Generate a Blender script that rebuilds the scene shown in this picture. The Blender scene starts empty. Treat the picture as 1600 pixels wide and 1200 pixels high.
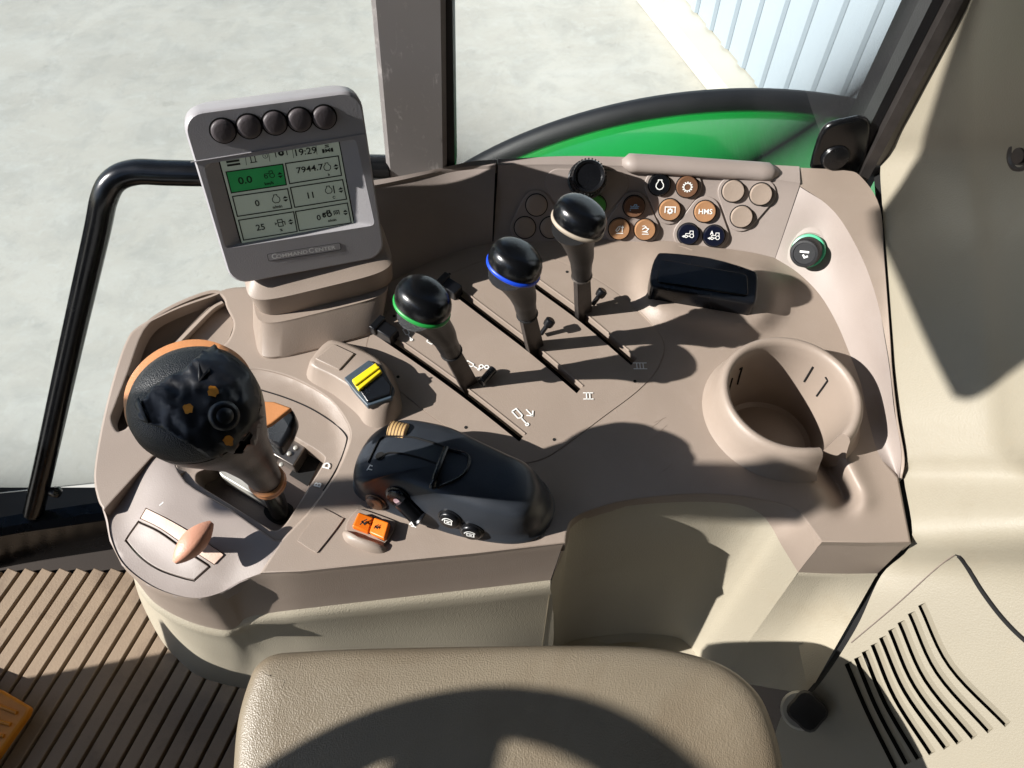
import bpy, math, random
import numpy as np
from mathutils import Vector
from mathutils.geometry import delaunay_2d_cdt
from mathutils.bvhtree import BVHTree
random.seed(7); rng = np.random.default_rng(7)
S = bpy.context.scene
COL = S.collection
# ------------------------------------------------------------------ camera, world, sun, exposure
F = 1200.0; PITCH = math.radians(57); H = 0.54
CAM = np.array([0, 0, H])
FW = np.array([0, math.cos(PITCH), -math.sin(PITCH)]); UP = np.array([0, math.sin(PITCH), math.cos(PITCH)]); RT = np.array([1., 0, 0])
cd = bpy.data.cameras.new('camera'); cam = bpy.data.objects.new('camera', cd); COL.objects.link(cam)
cam.location = (0, 0, H); cam.rotation_euler = (math.pi/2 - PITCH, 0, 0)
cd.sensor_fit = 'HORIZONTAL'; cd.sensor_width = 36; cd.lens = F/1600*36; cd.clip_start = 0.01; cd.clip_end = 500
S.camera = cam
SUN_EL = math.radians(33); SUN_AZ = math.radians(10.5)      # light travels towards +X, a little +Y
SUNDIR = np.array([math.cos(SUN_EL)*math.cos(SUN_AZ), math.cos(SUN_EL)*math.sin(SUN_AZ), -math.sin(SUN_EL)])
w = bpy.data.worlds.new('World'); S.world = w; w.use_nodes = True
nt = w.node_tree; bg = nt.nodes['Background']; sk = nt.nodes.new('ShaderNodeTexSky')
sk.sky_type = 'NISHITA'; sk.sun_disc = False; sk.dust_density = .4; sk.ozone_density = 2.5; sk.sun_elevation = SUN_EL; sk.sun_rotation = math.atan2(-SUNDIR[0], -SUNDIR[1])
nt.links.new(sk.outputs[0], bg.inputs[0]); bg.inputs[1].default_value = 0.085
sd = bpy.data.lights.new('sun', 'SUN'); sd.energy = 5.0; sd.angle = math.radians(0.5); sd.color = (1.0, 0.965, 0.92)
so = bpy.data.objects.new('sun', sd); COL.objects.link(so)
so.rotation_euler = Vector((0, 0, -1)).rotation_difference(Vector(SUNDIR)).to_euler(); so.location = (-3, 0, 3)
S.view_settings.view_transform = 'Standard'; S.view_settings.look = 'None'; S.view_settings.gamma = 1
S.view_settings.exposure = 0.85; S.view_settings.use_curve_mapping = False
S.cycles.max_bounces = 8; S.cycles.transparent_max_bounces = 12

# ------------------------------------------------------------------ pixel helpers (photo is 1600x1200): a pixel is a direction, z gives the distance
def ray(u, v): return FW + (u-800)/F*RT + (600-v)/F*UP
def P(u, v, z=0.0):
    d = ray(u, v); return CAM + d*((z-H)/d[2])
def PY(u, v, y):
    d = ray(u, v); return CAM + d*(y/d[1])
def PPL(u, v, o, n, h=0.0):
    d = ray(u, v); return CAM + d*(((np.array(o)-CAM) @ n + h)/(d @ n))
def P3(t): return P(*t)
def nrm(a): a = np.array(a, float); return a/np.linalg.norm(a)
def lin(c):
    return tuple((x/255/12.92 if x/255 <= .04045 else ((x/255+.055)/1.055)**2.4) for x in c)

# ------------------------------------------------------------------ materials
MATS = {}
def mat(name, rgb, rough=.5, bump=0.0, bscale=600, var=0.06, vscale=25, metal=0.0, spec=.5, coat=0.0, grain='noise', dirt=0.0, dirtcol=(60, 50, 42), emit=0.0, rvar=.08, sheen=0):
    m = bpy.data.materials.new(name); m.use_nodes = True; t = m.node_tree; N = t.nodes; L = t.links
    b = N['Principled BSDF']; tc = N.new('ShaderNodeTexCoord')
    c = lin(rgb)
    n1 = N.new('ShaderNodeTexNoise'); n1.inputs['Scale'].default_value = vscale; n1.inputs['Detail'].default_value = 6
    L.new(tc.outputs['Object'], n1.inputs['Vector'])
    r = N.new('ShaderNodeValToRGB'); e = r.color_ramp.elements
    e[0].position = .3; e[1].position = .7
    e[0].color = (*[x*(1-var) for x in c], 1); e[1].color = (*[min(1, x*(1+var)) for x in c], 1)
    L.new(n1.outputs['Fac'], r.inputs[0]); out = r.outputs[0]
    if dirt > 0:
        n2 = N.new('ShaderNodeTexNoise'); n2.inputs['Scale'].default_value = vscale*9; n2.inputs['Detail'].default_value = 8; n2.inputs['Roughness'].default_value = .7
        L.new(tc.outputs['Object'], n2.inputs['Vector'])
        r2 = N.new('ShaderNodeValToRGB'); r2.color_ramp.elements[0].position = .58; r2.color_ramp.elements[1].position = .75
        r2.color_ramp.elements[1].color = (dirt, dirt, dirt, 1)
        L.new(n2.outputs['Fac'], r2.inputs[0])
        mx = N.new('ShaderNodeMixRGB'); mx.inputs[2].default_value = (*lin(dirtcol), 1)
        L.new(r2.outputs[0], mx.inputs[0]); L.new(out, mx.inputs[1]); out = mx.outputs[0]
    L.new(out, b.inputs['Base Color'])
    b.inputs['Metallic'].default_value = metal; b.inputs['Specular IOR Level'].default_value = spec
    if coat: b.inputs['Coat Weight'].default_value = coat; b.inputs['Coat Roughness'].default_value = .06
    mr = N.new('ShaderNodeMapRange'); mr.inputs['To Min'].default_value = max(.02, rough-rvar); mr.inputs['To Max'].default_value = min(1, rough+rvar)
    L.new(n1.outputs['Fac'], mr.inputs['Value']); L.new(mr.outputs[0], b.inputs['Roughness'])
    if bump > 0:
        if grain == 'noise':
            n3 = N.new('ShaderNodeTexNoise'); n3.inputs['Detail'].default_value = 2; o3 = n3.outputs['Fac']
        else:
            n3 = N.new('ShaderNodeTexVoronoi'); o3 = n3.outputs['Distance']
        n3.inputs['Scale'].default_value = bscale; L.new(tc.outputs['Object'], n3.inputs['Vector'])
        bp = N.new('ShaderNodeBump'); bp.inputs['Strength'].default_value = bump; bp.inputs['Distance'].default_value = .0006
        L.new(o3, bp.inputs['Height']); L.new(bp.outputs[0], b.inputs['Normal'])
    if emit:
        L.new(out, b.inputs['Emission Color']); b.inputs['Emission Strength'].default_value = emit
    MATS[name] = m
    return m
TAUPE = mat('taupe_plastic', (145, 131, 119), .47, .22, 1100, .04, 14, dirt=.10, dirtcol=(178, 165, 152))
TAUPE2 = mat('taupe_panel', (143, 132, 125), .52, .20, 1000, .04, 16, dirt=.06, dirtcol=(175, 165, 155))
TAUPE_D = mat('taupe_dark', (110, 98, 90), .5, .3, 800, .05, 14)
BEIGE = mat('cream_plastic', (166, 158, 140), .5, .35, 900, .04, 9, grain='voro', dirt=.08, dirtcol=(150, 130, 100))
TRIM = mat('cream_trim', (140, 133, 117), .5, .15, 700, .05, 7, grain='voro', dirt=.12, dirtcol=(150, 128, 98))
GREYP = mat('grey_housing', (160, 158, 160), .42, .2, 1000, .04, 20)
PILLARM = mat('pillar_trim', (120, 116, 114), .5, .12, 900, .05, 9, dirt=.25, dirtcol=(165, 158, 150))
BLACK = mat('black_plastic', (14, 15, 18), .28, .15, 900, .15, 30, rvar=.1)
BLACKG = mat('gloss_black', (10, 11, 13), .24, .08, 900, .15, 30, dirt=.25, dirtcol=(46, 48, 52), rvar=.12)
RUBBER = mat('black_rubber', (22, 22, 24), .55, .3, 700, .15, 30)
SLEEVE = mat('dark_sleeve', (25, 25, 26), .42, .4, 900, .15, 40)
TAPE = mat('electrical_tape', (13, 14, 18), .40, .12, 160, .2, 30, rvar=.08)
LEATHER = mat('black_grained', (16, 16, 17), .42, .5, 1300, .15, 30, grain='voro')
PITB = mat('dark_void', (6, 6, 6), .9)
STEEL = mat('worn_steel', (125, 118, 112), .32, .15, 300, .15, 40, metal=.85)
STEELD = mat('dark_steel', (70, 66, 64), .38, .15, 300, .2, 60, metal=.6)
ZINC = mat('pale_metal', (170, 168, 160), .45, .3, 500, .06, 40, metal=.25)
TANB = mat('tan_button', (158, 118, 84), .42, .2, 900, .06, 60)
BROWNB = mat('brown_button', (104, 74, 54), .42, .2, 900, .06, 60)
NAVYB = mat('navy_button', (14, 18, 34), .3, .1, 900, .1, 60)
GREENB = mat('green_button', (72, 140, 58), .4, .1, 900, .05, 60)
BLANKB = mat('taupe_button', (150, 135, 122), .45, .3, 900, .03, 60)
WHITE = mat('white_print', (232, 232, 228), .6, 0, var=.02)
ORANGE = mat('orange_plastic', (226, 112, 18), .4, .1, 500, .05, 60)
AMBER = mat('amber_print', (205, 132, 30), .5, 0, var=.15, vscale=400)
YELLOW = mat('yellow_plastic', (222, 200, 32), .38, .1, 500, .05, 60)
OCHRE = mat('orange_shell', (184, 124, 76), .45, .2, 600, .05, 60)
PINK = mat('salmon_plastic', (196, 142, 116), .45, .3, 700, .05, 50)
PINKL = mat('pale_salmon_plastic', (214, 186, 168), .45, .3, 700, .04, 50)
TANW = mat('tan_wheel', (190, 158, 106), .45, .1, 500, .05, 60)
GRING = mat('green_ring', (34, 140, 62), .35, 0)
BRING = mat('blue_ring', (22, 66, 190), .35, 0)
CRING = mat('cream_ring', (160, 148, 132), .5, .2, 500)
CAPM = mat('matt_black_cap', (20, 21, 24), .6, .2, 900)
SOCKG = mat('socket_green', (70, 168, 128), .35, 0)
CONC = mat('concrete', (174, 170, 160), .85, .5, 60, .10, 1.3, dirt=.5, dirtcol=(128, 126, 120))
def stain(m, scale, lo, hi, col, amt, stretch=(1, 1, 1)):
    t = m.node_tree; N = t.nodes; L = t.links; b = N['Principled BSDF']; src = b.inputs['Base Color'].links[0].from_socket
    tc = N.new('ShaderNodeTexCoord'); mp = N.new('ShaderNodeMapping'); mp.inputs['Scale'].default_value = stretch; L.new(tc.outputs['Object'], mp.inputs['Vector'])
    n = N.new('ShaderNodeTexNoise'); n.inputs['Scale'].default_value = scale; n.inputs['Detail'].default_value = 9; n.inputs['Roughness'].default_value = .65; n.inputs['Distortion'].default_value = .6; L.new(mp.outputs[0], n.inputs['Vector'])
    r = N.new('ShaderNodeValToRGB'); r.color_ramp.elements[0].position = lo; r.color_ramp.elements[1].position = hi; r.color_ramp.elements[1].color = (amt, amt, amt, 1); L.new(n.outputs['Fac'], r.inputs[0])
    x = N.new('ShaderNodeMixRGB'); x.inputs[2].default_value = (*lin(col), 1); L.new(r.outputs[0], x.inputs[0]); L.new(src, x.inputs[1]); L.new(x.outputs[0], b.inputs['Base Color'])
stain(CONC, 2.2, .45, .72, (184, 182, 174), .7, (1, 2.2, 1)); stain(CONC, 5, .46, .72, (148, 148, 142), .55); stain(CONC, 15, .52, .74, (186, 185, 178), .5); stain(CONC, 60, .56, .72, (150, 149, 142), .35); stain(CONC, .8, .62, .74, (138, 130, 112), .6); stain(CONC, 30, .70, .735, (112, 106, 96), .6)
CLAD = mat('white_cladding', (152, 162, 170), .45, 0, var=.03, vscale=2)
BASEM = mat('wall_base_white', (196, 192, 178), .6, .2, 80, .04, 4)
GREENP = mat('green_paint', (24, 146, 58), .16, 0, var=.03, coat=.8, rvar=.03)
MATM = mat('rubber_mat', (138, 119, 98), .75, .5, 400, .08, 10, dirt=.35, dirtcol=(86, 70, 56))
MATB = mat('mat_base', (40, 32, 26), .85, .3, 300)
MUSTARD = mat('ochre_pedal', (198, 124, 22), .5, .5, 120, .14, 30)
ARMM = mat('grained_armrest', (124, 113, 95), .42, .45, 950, .07, 12, grain='voro', dirt=.08, dirtcol=(170, 160, 140))
LCDB = mat('lcd_back', (158, 168, 154), .3, 0, var=.02, emit=.13)
LCDG = mat('lcd_green', (44, 132, 74), .3, 0, var=.05, vscale=60, emit=.12)
INK = mat('lcd_ink', (20, 26, 24), .5, 0)
LEAD = mat('lining_grey', (38, 38, 40), .8, .2, 200)
stain(TAUPE, 16, .48, .8, (158, 145, 134), .45); stain(TAUPE, 260, .70, .74, (176, 166, 156), .35); stain(TAUPE2, 20, .5, .8, (156, 146, 140), .4)
stain(PILLARM, 26, .58, .68, (176, 172, 168), .55, (3, 1, 1)); stain(TRIM, 9, .55, .8, (128, 118, 100), .5); stain(TRIM, 90, .70, .74, (110, 92, 70), .5); stain(BEIGE, 12, .55, .8, (148, 134, 110), .4)
stain(ARMM, 8, .45, .75, (104, 88, 68), .7); stain(MATM, 14, .5, .75, (98, 80, 64), .7)
def glass(name, tint, facfac=1.0):
    m = bpy.data.materials.new(name); m.use_nodes = True; t = m.node_tree; N = t.nodes; L = t.links
    N.remove(N['Principled BSDF']); o = N['Material Output']
    tr = N.new('ShaderNodeBsdfTransparent'); tr.inputs[0].default_value = (*tint, 1)
    gl = N.new('ShaderNodeBsdfGlossy'); gl.inputs['Roughness'].default_value = .02
    fr = N.new('ShaderNodeFresnel'); fr.inputs[0].default_value = 1.12
    mx = N.new('ShaderNodeMixShader'); L.new(fr.outputs[0], mx.inputs[0]); L.new(tr.outputs[0], mx.inputs[1]); L.new(gl.outputs[0], mx.inputs[2])
    L.new(mx.outputs[0], o.inputs[0]); return m
GLASS = glass('clear_glass', (.97, .985, .975)); GLASSL = glass('tinted_glass', (.92, .94, .93))

# ------------------------------------------------------------------ object helpers
def thing(name, label, cat, loc, group=None):
    o = bpy.data.objects.new(name, None); COL.objects.link(o); o.location = loc; o.empty_display_size = .02
    o['label'] = label; o['category'] = cat
    if group: o['group'] = group
    return o
def wloc(o):
    l = np.zeros(3)
    while o is not None:
        l = l + np.array(o.location); o = o.parent
    return l
def ob(name, v, f, m, parent=None, ang=35, bevel=0.0, bseg=3, subs=0, label=None, cat=None, kind=None, group=None, solid=0):
    v = np.array(v, float).reshape(-1, 3)
    if parent is None:
        org = np.array([v[:, 0].mean(), v[:, 1].mean(), v[:, 2].min()])
    else:
        org = wloc(parent)
    me = bpy.data.meshes.new(name); me.from_pydata((v-org).tolist(), [], [tuple(int(i) for i in q) for q in f]); me.validate()
    me.materials.append(m)
    for p in me.polygons: p.use_smooth = True
    me.set_sharp_from_angle(angle=math.radians(ang))
    me.update()
    o = bpy.data.objects.new(name, me); COL.objects.link(o)
    if parent is None: o.location = org
    else: o.parent = parent
    if bevel:
        b = o.modifiers.new('bevel', 'BEVEL'); b.width = bevel; b.segments = bseg; b.limit_method = 'ANGLE'; b.angle_limit = math.radians(40)
    if subs:
        s = o.modifiers.new('sub', 'SUBSURF'); s.levels = subs; s.render_levels = subs
    if solid:
        s = o.modifiers.new('solid', 'SOLIDIFY'); s.thickness = solid; s.offset = -1
    if label: o['label'] = label
    if cat: o['category'] = cat
    if kind: o['kind'] = kind
    if group: o['group'] = group
    return o
def cr(pts, n=6, closed=False):
    p = np.array(pts, float); N = len(p); out = []
    rngi = range(N) if closed else range(N-1)
    for i in rngi:
        if closed: a, b, c, d = p[i-1], p[i], p[(i+1) % N], p[(i+2) % N]
        else:
            b, c = p[i], p[i+1]; a = p[i-1] if i > 0 else 2*b-c; d = p[i+2] if i+2 < N else 2*c-b
        for k in range(n):
            t = k/n
            out.append(.5*((2*b)+(-a+c)*t+(2*a-5*b+4*c-d)*t*t+(-a+3*b-3*c+d)*t**3))
    if not closed: out.append(p[-1])
    return np.array(out)
def lofts(rows, closed=False, capa=False, capb=False):
    n = len(rows[0]); v = [tuple(q) for r in rows for q in r]; f = []
    for i in range(len(rows)-1):
        for j in range(n if closed else n-1):
            a = i*n+j; b = i*n+(j+1) % n; f.append((a, b, b+n, a+n))
    if capa: f.append(tuple(range(n-1, -1, -1)))
    if capb: f.append(tuple(range((len(rows)-1)*n, len(rows)*n)))
    return v, f
def frame(axis, hint=(1, 0, 0)):
    a = nrm(axis); h = np.array(hint, float); e1 = h-(h@a)*a
    if np.linalg.norm(e1) < 1e-6: h = np.array([0, 1., 0]); e1 = h-(h@a)*a
    e1 = nrm(e1); return e1, np.cross(a, e1), a
def lathe(c, axis, prof, n=32, plan=None, hint=(1, 0, 0)):
    e1, e2, a = frame(axis, hint); rows = []
    for r, h in prof:
        row = []
        for k in range(n):
            th = 2*math.pi*k/n; rr = r*(plan(th) if plan else 1)
            row.append(np.array(c)+a*h+e1*rr*math.cos(th)+e2*rr*math.sin(th))
        rows.append(row)
    return lofts(rows, True, True, True)
def tube(pts, rad, n=12, cap=True):
    pts = np.array(pts, float); m = len(pts); rad = [rad]*m if np.isscalar(rad) else rad
    t0 = nrm(pts[1]-pts[0]); e1, e2, _ = frame(t0, (0.3, .2, 1)); rows = []
    for i in range(m):
        t = nrm(pts[min(i+1, m-1)]-pts[max(i-1, 0)]); e1 = nrm(e1-(e1@t)*t); e2 = np.cross(t, e1)
        rows.append([pts[i]+rad[i]*(e1*math.cos(2*math.pi*k/n)+e2*math.sin(2*math.pi*k/n)) for k in range(n)])
    return lofts(rows, True, cap, cap)
def join(*parts):
    V = []; Fc = []
    for v, f in parts:
        k = len(V); V += [tuple(q) for q in v]; Fc += [tuple(i+k for i in q) for q in f]
    return V, Fc
def inpoly(pts, poly):
    x, y = pts[:, 0], pts[:, 1]; p = np.array(poly); r = np.zeros(len(pts), bool); j = len(p)-1
    for i in range(len(p)):
        c = ((p[i, 1] > y) != (p[j, 1] > y)) & (x < (p[j, 0]-p[i, 0])*(y-p[i, 1])/(p[j, 1]-p[i, 1]+1e-12)+p[i, 0]); r ^= c; j = i
    return r
def area2(p):
    p = np.array(p); return .5*np.sum(p[:, 0]*np.roll(p[:, 1], -1)-np.roll(p[:, 0], -1)*p[:, 1])
def offset(poly, d):
    p = np.array(poly, float)[:, :2]; s = 1 if area2(p) > 0 else -1
    e = np.roll(p, -1, 0)-p; e /= np.linalg.norm(e, axis=1)[:, None]+1e-9; nn = np.stack([e[:, 1], -e[:, 0]], 1)*s
    m = nn+np.roll(nn, 1, 0); m /= np.maximum(np.linalg.norm(m, axis=1)[:, None]**2/2, .35)
    return p+m*d
def sheet(outline, holes, zf, grid=12, wall=.01, hwall=.01, rnd=0.0, mp=P, fine=None, hrnd=True):
    """a surface over a pixel outline: triangulated with its holes, z from zf(u,v); rims fall away downwards"""
    loops = [np.array(l, float)[:, :2] for l in [outline]+list(holes)]
    vs = []; es = []
    for l in loops:
        k = len(vs); n = len(l); vs += [tuple(q) for q in l]; es += [(k+i, k+(i+1) % n) for i in range(n)]
    lo = loops[0].min(0); hi = loops[0].max(0)
    gx, gy = np.meshgrid(np.arange(lo[0]+grid/2, hi[0], grid), np.arange(lo[1]+grid/2, hi[1], grid)); g = np.stack([gx.ravel(), gy.ravel()], 1)
    g += rng.uniform(-.05, .05, g.shape)*grid
    if fine:
        x0, y0, x1, y1, st_ = fine; g = g[~((g[:, 0] > x0) & (g[:, 0] < x1) & (g[:, 1] > y0) & (g[:, 1] < y1))]
        gx, gy = np.meshgrid(np.arange(x0, x1, st_), np.arange(y0, y1, st_)); g = np.vstack([g, np.stack([gx.ravel(), gy.ravel()], 1)])
    keep = inpoly(g, loops[0])
    for h in loops[1:]: keep &= ~inpoly(g, h)
    g = g[keep]; ring = np.array(vs)
    if len(g):
        d = np.min(np.linalg.norm(g[:, None]-ring[None], axis=2), axis=1); g = g[d > (fine[4] if fine else grid)*.45]
    allv = [Vector(q) for q in vs]+[Vector(q) for q in g.tolist()]
    rv, re, rf = delaunay_2d_cdt(allv, es, [], 0, 1e-4)[:3]
    rv = np.array([tuple(q) for q in rv]); rf = np.array([q for q in rf if len(q) == 3])
    cen = rv[rf].mean(1); k = inpoly(cen, loops[0])
    for h in loops[1:]: k &= ~inpoly(cen, h)
    rf = rf[k]
    V = [mp(u, v, zf(u, v)) for u, v in rv]; Fc = []
    for t in rf:
        a, b, c = (V[i] for i in t); nz = np.cross(b-a, c-a)
        Fc.append(tuple(t) if nz @ (CAM-a) > 0 else tuple(t[::-1]))
    out = (V, Fc)
    for i, l in enumerate(loops):
        dpt = wall if i == 0 else hwall
        if dpt <= 0: continue
        top = [mp(u, v, zf(u, v)) for u, v in l]+[mp(l[0][0], l[0][1], zf(*l[0]))]
        rows = [top]
        if rnd and (i == 0 or hrnd):
            o2 = offset(l, rnd*1.0 if i == 0 else -rnd); o2 = np.vstack([o2, o2[:1]])
            rr = rnd/2000.
            rows.append([mp(q[0]*.6+w_[0]*.4, q[1]*.6+w_[1]*.4, zf(*w_)-rr*.18) for q, w_ in zip(o2, np.vstack([l, l[:1]]))])
            rows.append([mp(q[0], q[1], zf(*w_)-rr) for q, w_ in zip(o2, np.vstack([l, l[:1]]))])
            base = rows[-1]
        else: base = top
        rows.append([q-np.array([0, 0, dpt]) for q in base])
        out = join(out, lofts(rows))
    return out
def slab(poly, ztop, thick, mp=P):
    """prism over a pixel polygon"""
    t = [mp(u, v, ztop) for u, v in poly]; b = [q-np.array([0, 0, thick]) for q in t]; n = len(t)
    if area2(np.array(t)[:, :2]) < 0: t.reverse(); b.reverse()
    v = t+b; f = [tuple(range(n)), tuple(range(2*n-1, n-1, -1))]+[(i, i+n, (i+1) % n+n, (i+1) % n) for i in range(n)]
    return v, f
def pslab(pts, n, thick):
    """prism over a 3D polygon, going down along -n"""
    t = [np.array(q) for q in pts]; n = np.array(n); k = len(t)
    nn = np.zeros(3)
    for i in range(k): nn += np.cross(t[i]-t[0], t[(i+1) % k]-t[0])
    if nn @ n < 0: t.reverse()
    b = [q-n*thick for q in t]; v = t+b
    f = [tuple(range(k)), tuple(range(2*k-1, k-1, -1))]+[(i, i+k, (i+1) % k+k, (i+1) % k) for i in range(k)]
    return v, f
def box(c, ex, ey, ez, sx, sy, sz):
    c = np.array(c); v = [c+ex*sx*a+ey*sy*b+ez*sz*d for d in (-.5, .5) for b in (-.5, .5) for a in (-.5, .5)]
    f = [(0, 2, 3, 1), (4, 5, 7, 6), (0, 1, 5, 4), (2, 6, 7, 3), (0, 4, 6, 2), (1, 3, 7, 5)]
    return v, f
X, Y, Z = np.eye(3)
def ribbon(pl, wd, o, ex, ey, n=None, h=0.0, closed=False):
    """flat stroke along a 2D polyline in the plane (o, ex, ey)"""
    p = np.array(pl, float); n = np.cross(ex, ey); V = []; Fc = []
    if closed: p = np.vstack([p, p[:1]])
    m = len(p); L = []; R = []
    for i in range(m):
        a = p[max(i-1, 0)]; b = p[min(i+1, m-1)]
        if closed and i in (0, m-1): a, b = p[-2], p[1]
        t1 = p[i]-a; t2 = b-p[i]; t1 = t1/(np.linalg.norm(t1)+1e-12); t2 = t2/(np.linalg.norm(t2)+1e-12); t = t1+t2
        t = t/(np.linalg.norm(t)+1e-12); ref = t2 if np.linalg.norm(t2) > .5 else t1; q = np.array([-t[1], t[0]])*wd/2/max(.45, abs(t@ref))
        L.append(p[i]+q); R.append(p[i]-q)
    for q in L+R: V.append(o+ex*q[0]+ey*q[1]+n*h)
    for i in range(m-1): Fc.append((i+m, i+1+m, i+1, i))
    return V, Fc
def fillp(pl, o, ex, ey, h=0.0):
    n = np.cross(ex, ey); V = [o+ex*q[0]+ey*q[1]+n*h for q in pl]; a = area2(pl)
    return V, [tuple(range(len(pl))) if a > 0 else tuple(range(len(pl)-1, -1, -1))]
def arc(cx, cy, r, a0, a1, n=14): return [(cx+r*math.cos(math.radians(a0+(a1-a0)*i/n)), cy+r*math.sin(math.radians(a0+(a1-a0)*i/n))) for i in range(n+1)]
def text(s, size, o, ex, ey, h=0.0, cx=True, sx=1.0, bold=0.0):
    c = bpy.data.curves.new('t', 'FONT'); c.body = s; c.size = size; c.align_x = 'CENTER' if cx else 'LEFT'; c.align_y = 'CENTER'; c.resolution_u = 3; c.offset = bold
    t = bpy.data.objects.new('t', c); COL.objects.link(t)
    dg = bpy.context.evaluated_depsgraph_get(); me = bpy.data.meshes.new_from_object(t.evaluated_get(dg))
    n = np.cross(ex, ey); V = [o+ex*q.co[0]*sx+ey*q.co[1]+n*h for q in me.vertices]; Fc = [tuple(q.vertices) for q in me.polygons]
    bpy.data.objects.remove(t); bpy.data.curves.remove(c); bpy.data.meshes.remove(me)
    return V, Fc
def bvh(vf): return BVHTree.FromPolygons([Vector(q) for q in vf[0]], [tuple(int(i) for i in q) for q in vf[1]])
def hit(t, u, v):
    d = nrm(ray(u, v)); l, n, i, di = t.ray_cast(Vector(CAM), Vector(d))
    if l is None: raise RuntimeError('no hit %s %s' % (u, v))
    n = np.array(n); n = n if n @ d < 0 else -n
    return np.array(l), n
def sm(a, b, x):
    t = min(1, max(0, (x-a)/(b-a))); return t*t*(3-2*t)
def seg(u, v, a, b):
    a = np.array(a, float); b = np.array(b, float); p = np.array([u, v]); t = ((p-a)@(b-a))/((b-a)@(b-a)); q = a+(b-a)*min(1, max(0, t))
    return np.linalg.norm(p-q), t
flat0 = lambda u, v: 0.0

# ================================================================== OUTSIDE: yard, building, fender
GZ = -1.95
gv = [(-60, -20, GZ), (60, -20, GZ), (60, 120, GZ), (-60, 120, GZ)]
o = ob('concrete_yard', gv, [(0, 1, 2, 3)], CONC, kind='structure')
o['label'] = 'pale smooth concrete yard outside the cab windows'
wa = P(1010, 0, GZ); wb = P(1130, 150, GZ); wd = nrm(wb-wa); wn = np.array([wd[1], -wd[0], 0]); wn = wn if wn[0] < 0 else -wn
W0 = wa-wd*6; wl = thing('warehouse_wall', 'white ribbed sheet metal warehouse wall standing on the concrete yard', 'building', W0)
o_, f_ = box(W0+wd*7+np.array([0, 0, .06])-wn*.05, wd, wn, Z, 14, .22, .12); ob('footing', o_, f_, BASEM, wl, bevel=.01)
back = box(W0+wd*7-wn*.12+np.array([0, 0, 2.1]), wd, wn, Z, 14, .06, 3.94); ob('backing_sheet', *back, CLAD, wl)
RIB = .17
for i in range(int(14/RIB)):
    c = W0+wd*(i+.5)*RIB-wn*.088
    pr = [(-.034, 0), (-.020, .014), (.020, .014), (.034, 0)]
    lo = [c+wd*a+wn*b+np.array([0, 0, .135]) for a, b in pr]; hi = [q+np.array([0, 0, 3.9]) for q in lo]
    ob('cladding_rib', *lofts([lo, hi]), CLAD, wl, ang=20)

# rear wheel fender just beyond the window
fd = thing('rear_fender', 'glossy green tractor fender with black rubber edge outside the window', 'fender', (.42, .8, GZ+.9))
FC = np.array([.375, 0, -.219-.78])
def fend(prof, a0, a1, n=60):
    rows = []
    for i in range(n+1):
        a = math.radians(a0+(a1-a0)*i/n); rows.append([FC+np.array([(r)*math.sin(a), y, r*math.cos(a)]) for y, r in prof])
    return rows
gp = [(.60, .745), (.64, .758), (.72, .767), (.84, .772), (.94, .772), (1.0, .766), (1.022, .757)]
ob('green_panel', *lofts(fend(gp, -46, 60)), GREENP, fd, ang=60, solid=.004)
bp_ = [(1.018, .750), (1.018, .764), (1.021, .771), (1.027, .777), (1.034, .780), (1.042, .777), (1.048, .769), (1.052, .75), (1.052, .64)]
ob('rubber_edge', *lofts(fend(bp_, -46, 65)), RUBBER, fd, ang=60, solid=.006)

# ================================================================== CAB SHELL
# floor: ribbed mat
FZ = -.42
fl = ob('cab_floor', [(-1.0, -.35, FZ-.012), (.9, -.35, FZ-.012), (.9, .46, FZ-.012), (-1.0, .46, FZ-.012)], [(0, 1, 2, 3)], MATB, kind='structure', solid=.03)
fl['label'] = 'dark base of the cab floor under the ribbed mat'
mt = thing('ribbed_floor_mat', 'taupe rubber floor mat of long narrow ribs', 'floor mat', (-.6, .1, FZ-.012))
ang = math.radians(71); md = np.array([math.cos(ang), math.sin(ang), 0]); mn = np.array([math.sin(ang), -math.cos(ang), 0])
pitch = .0222*math.sin(ang); base_pt = P(0, 900, FZ)
for i in range(-13, 22):
    c = base_pt+mn*((i+.5)*pitch)
    # strip runs from behind the camera to the sill
    yb = .338
    t1 = (yb-c[1])/md[1]; t0 = (-.33-c[1])/md[1]
    if i > 14: pass
    v, f = box(c+md*(t0+t1)/2+np.array([0, 0, -.006]), md, mn, Z, t1-t0, pitch*.80, .012)
    ob('rib', v, f, MATM, mt, bevel=.0012, bseg=2)
# sill under the door glass
sillp = [P(-60, 826, -.36), P(0, 814, -.36), P(40, 807, -.36), P(165, 789, -.36), P(260, 776, -.36), P(420, 750, -.36)]
srow = lambda dy, dz: [q+np.array([0, dy, dz]) for q in sillp]
ob('door_sill', *lofts([srow(.005, -.30), srow(.005, 0), srow(-.012, .004), srow(-.02, -.004), srow(-.024, -.05), srow(-.03, -.075)]), BLACK, label='black rubber door sill running under the door glass', cat='door sill')
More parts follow.
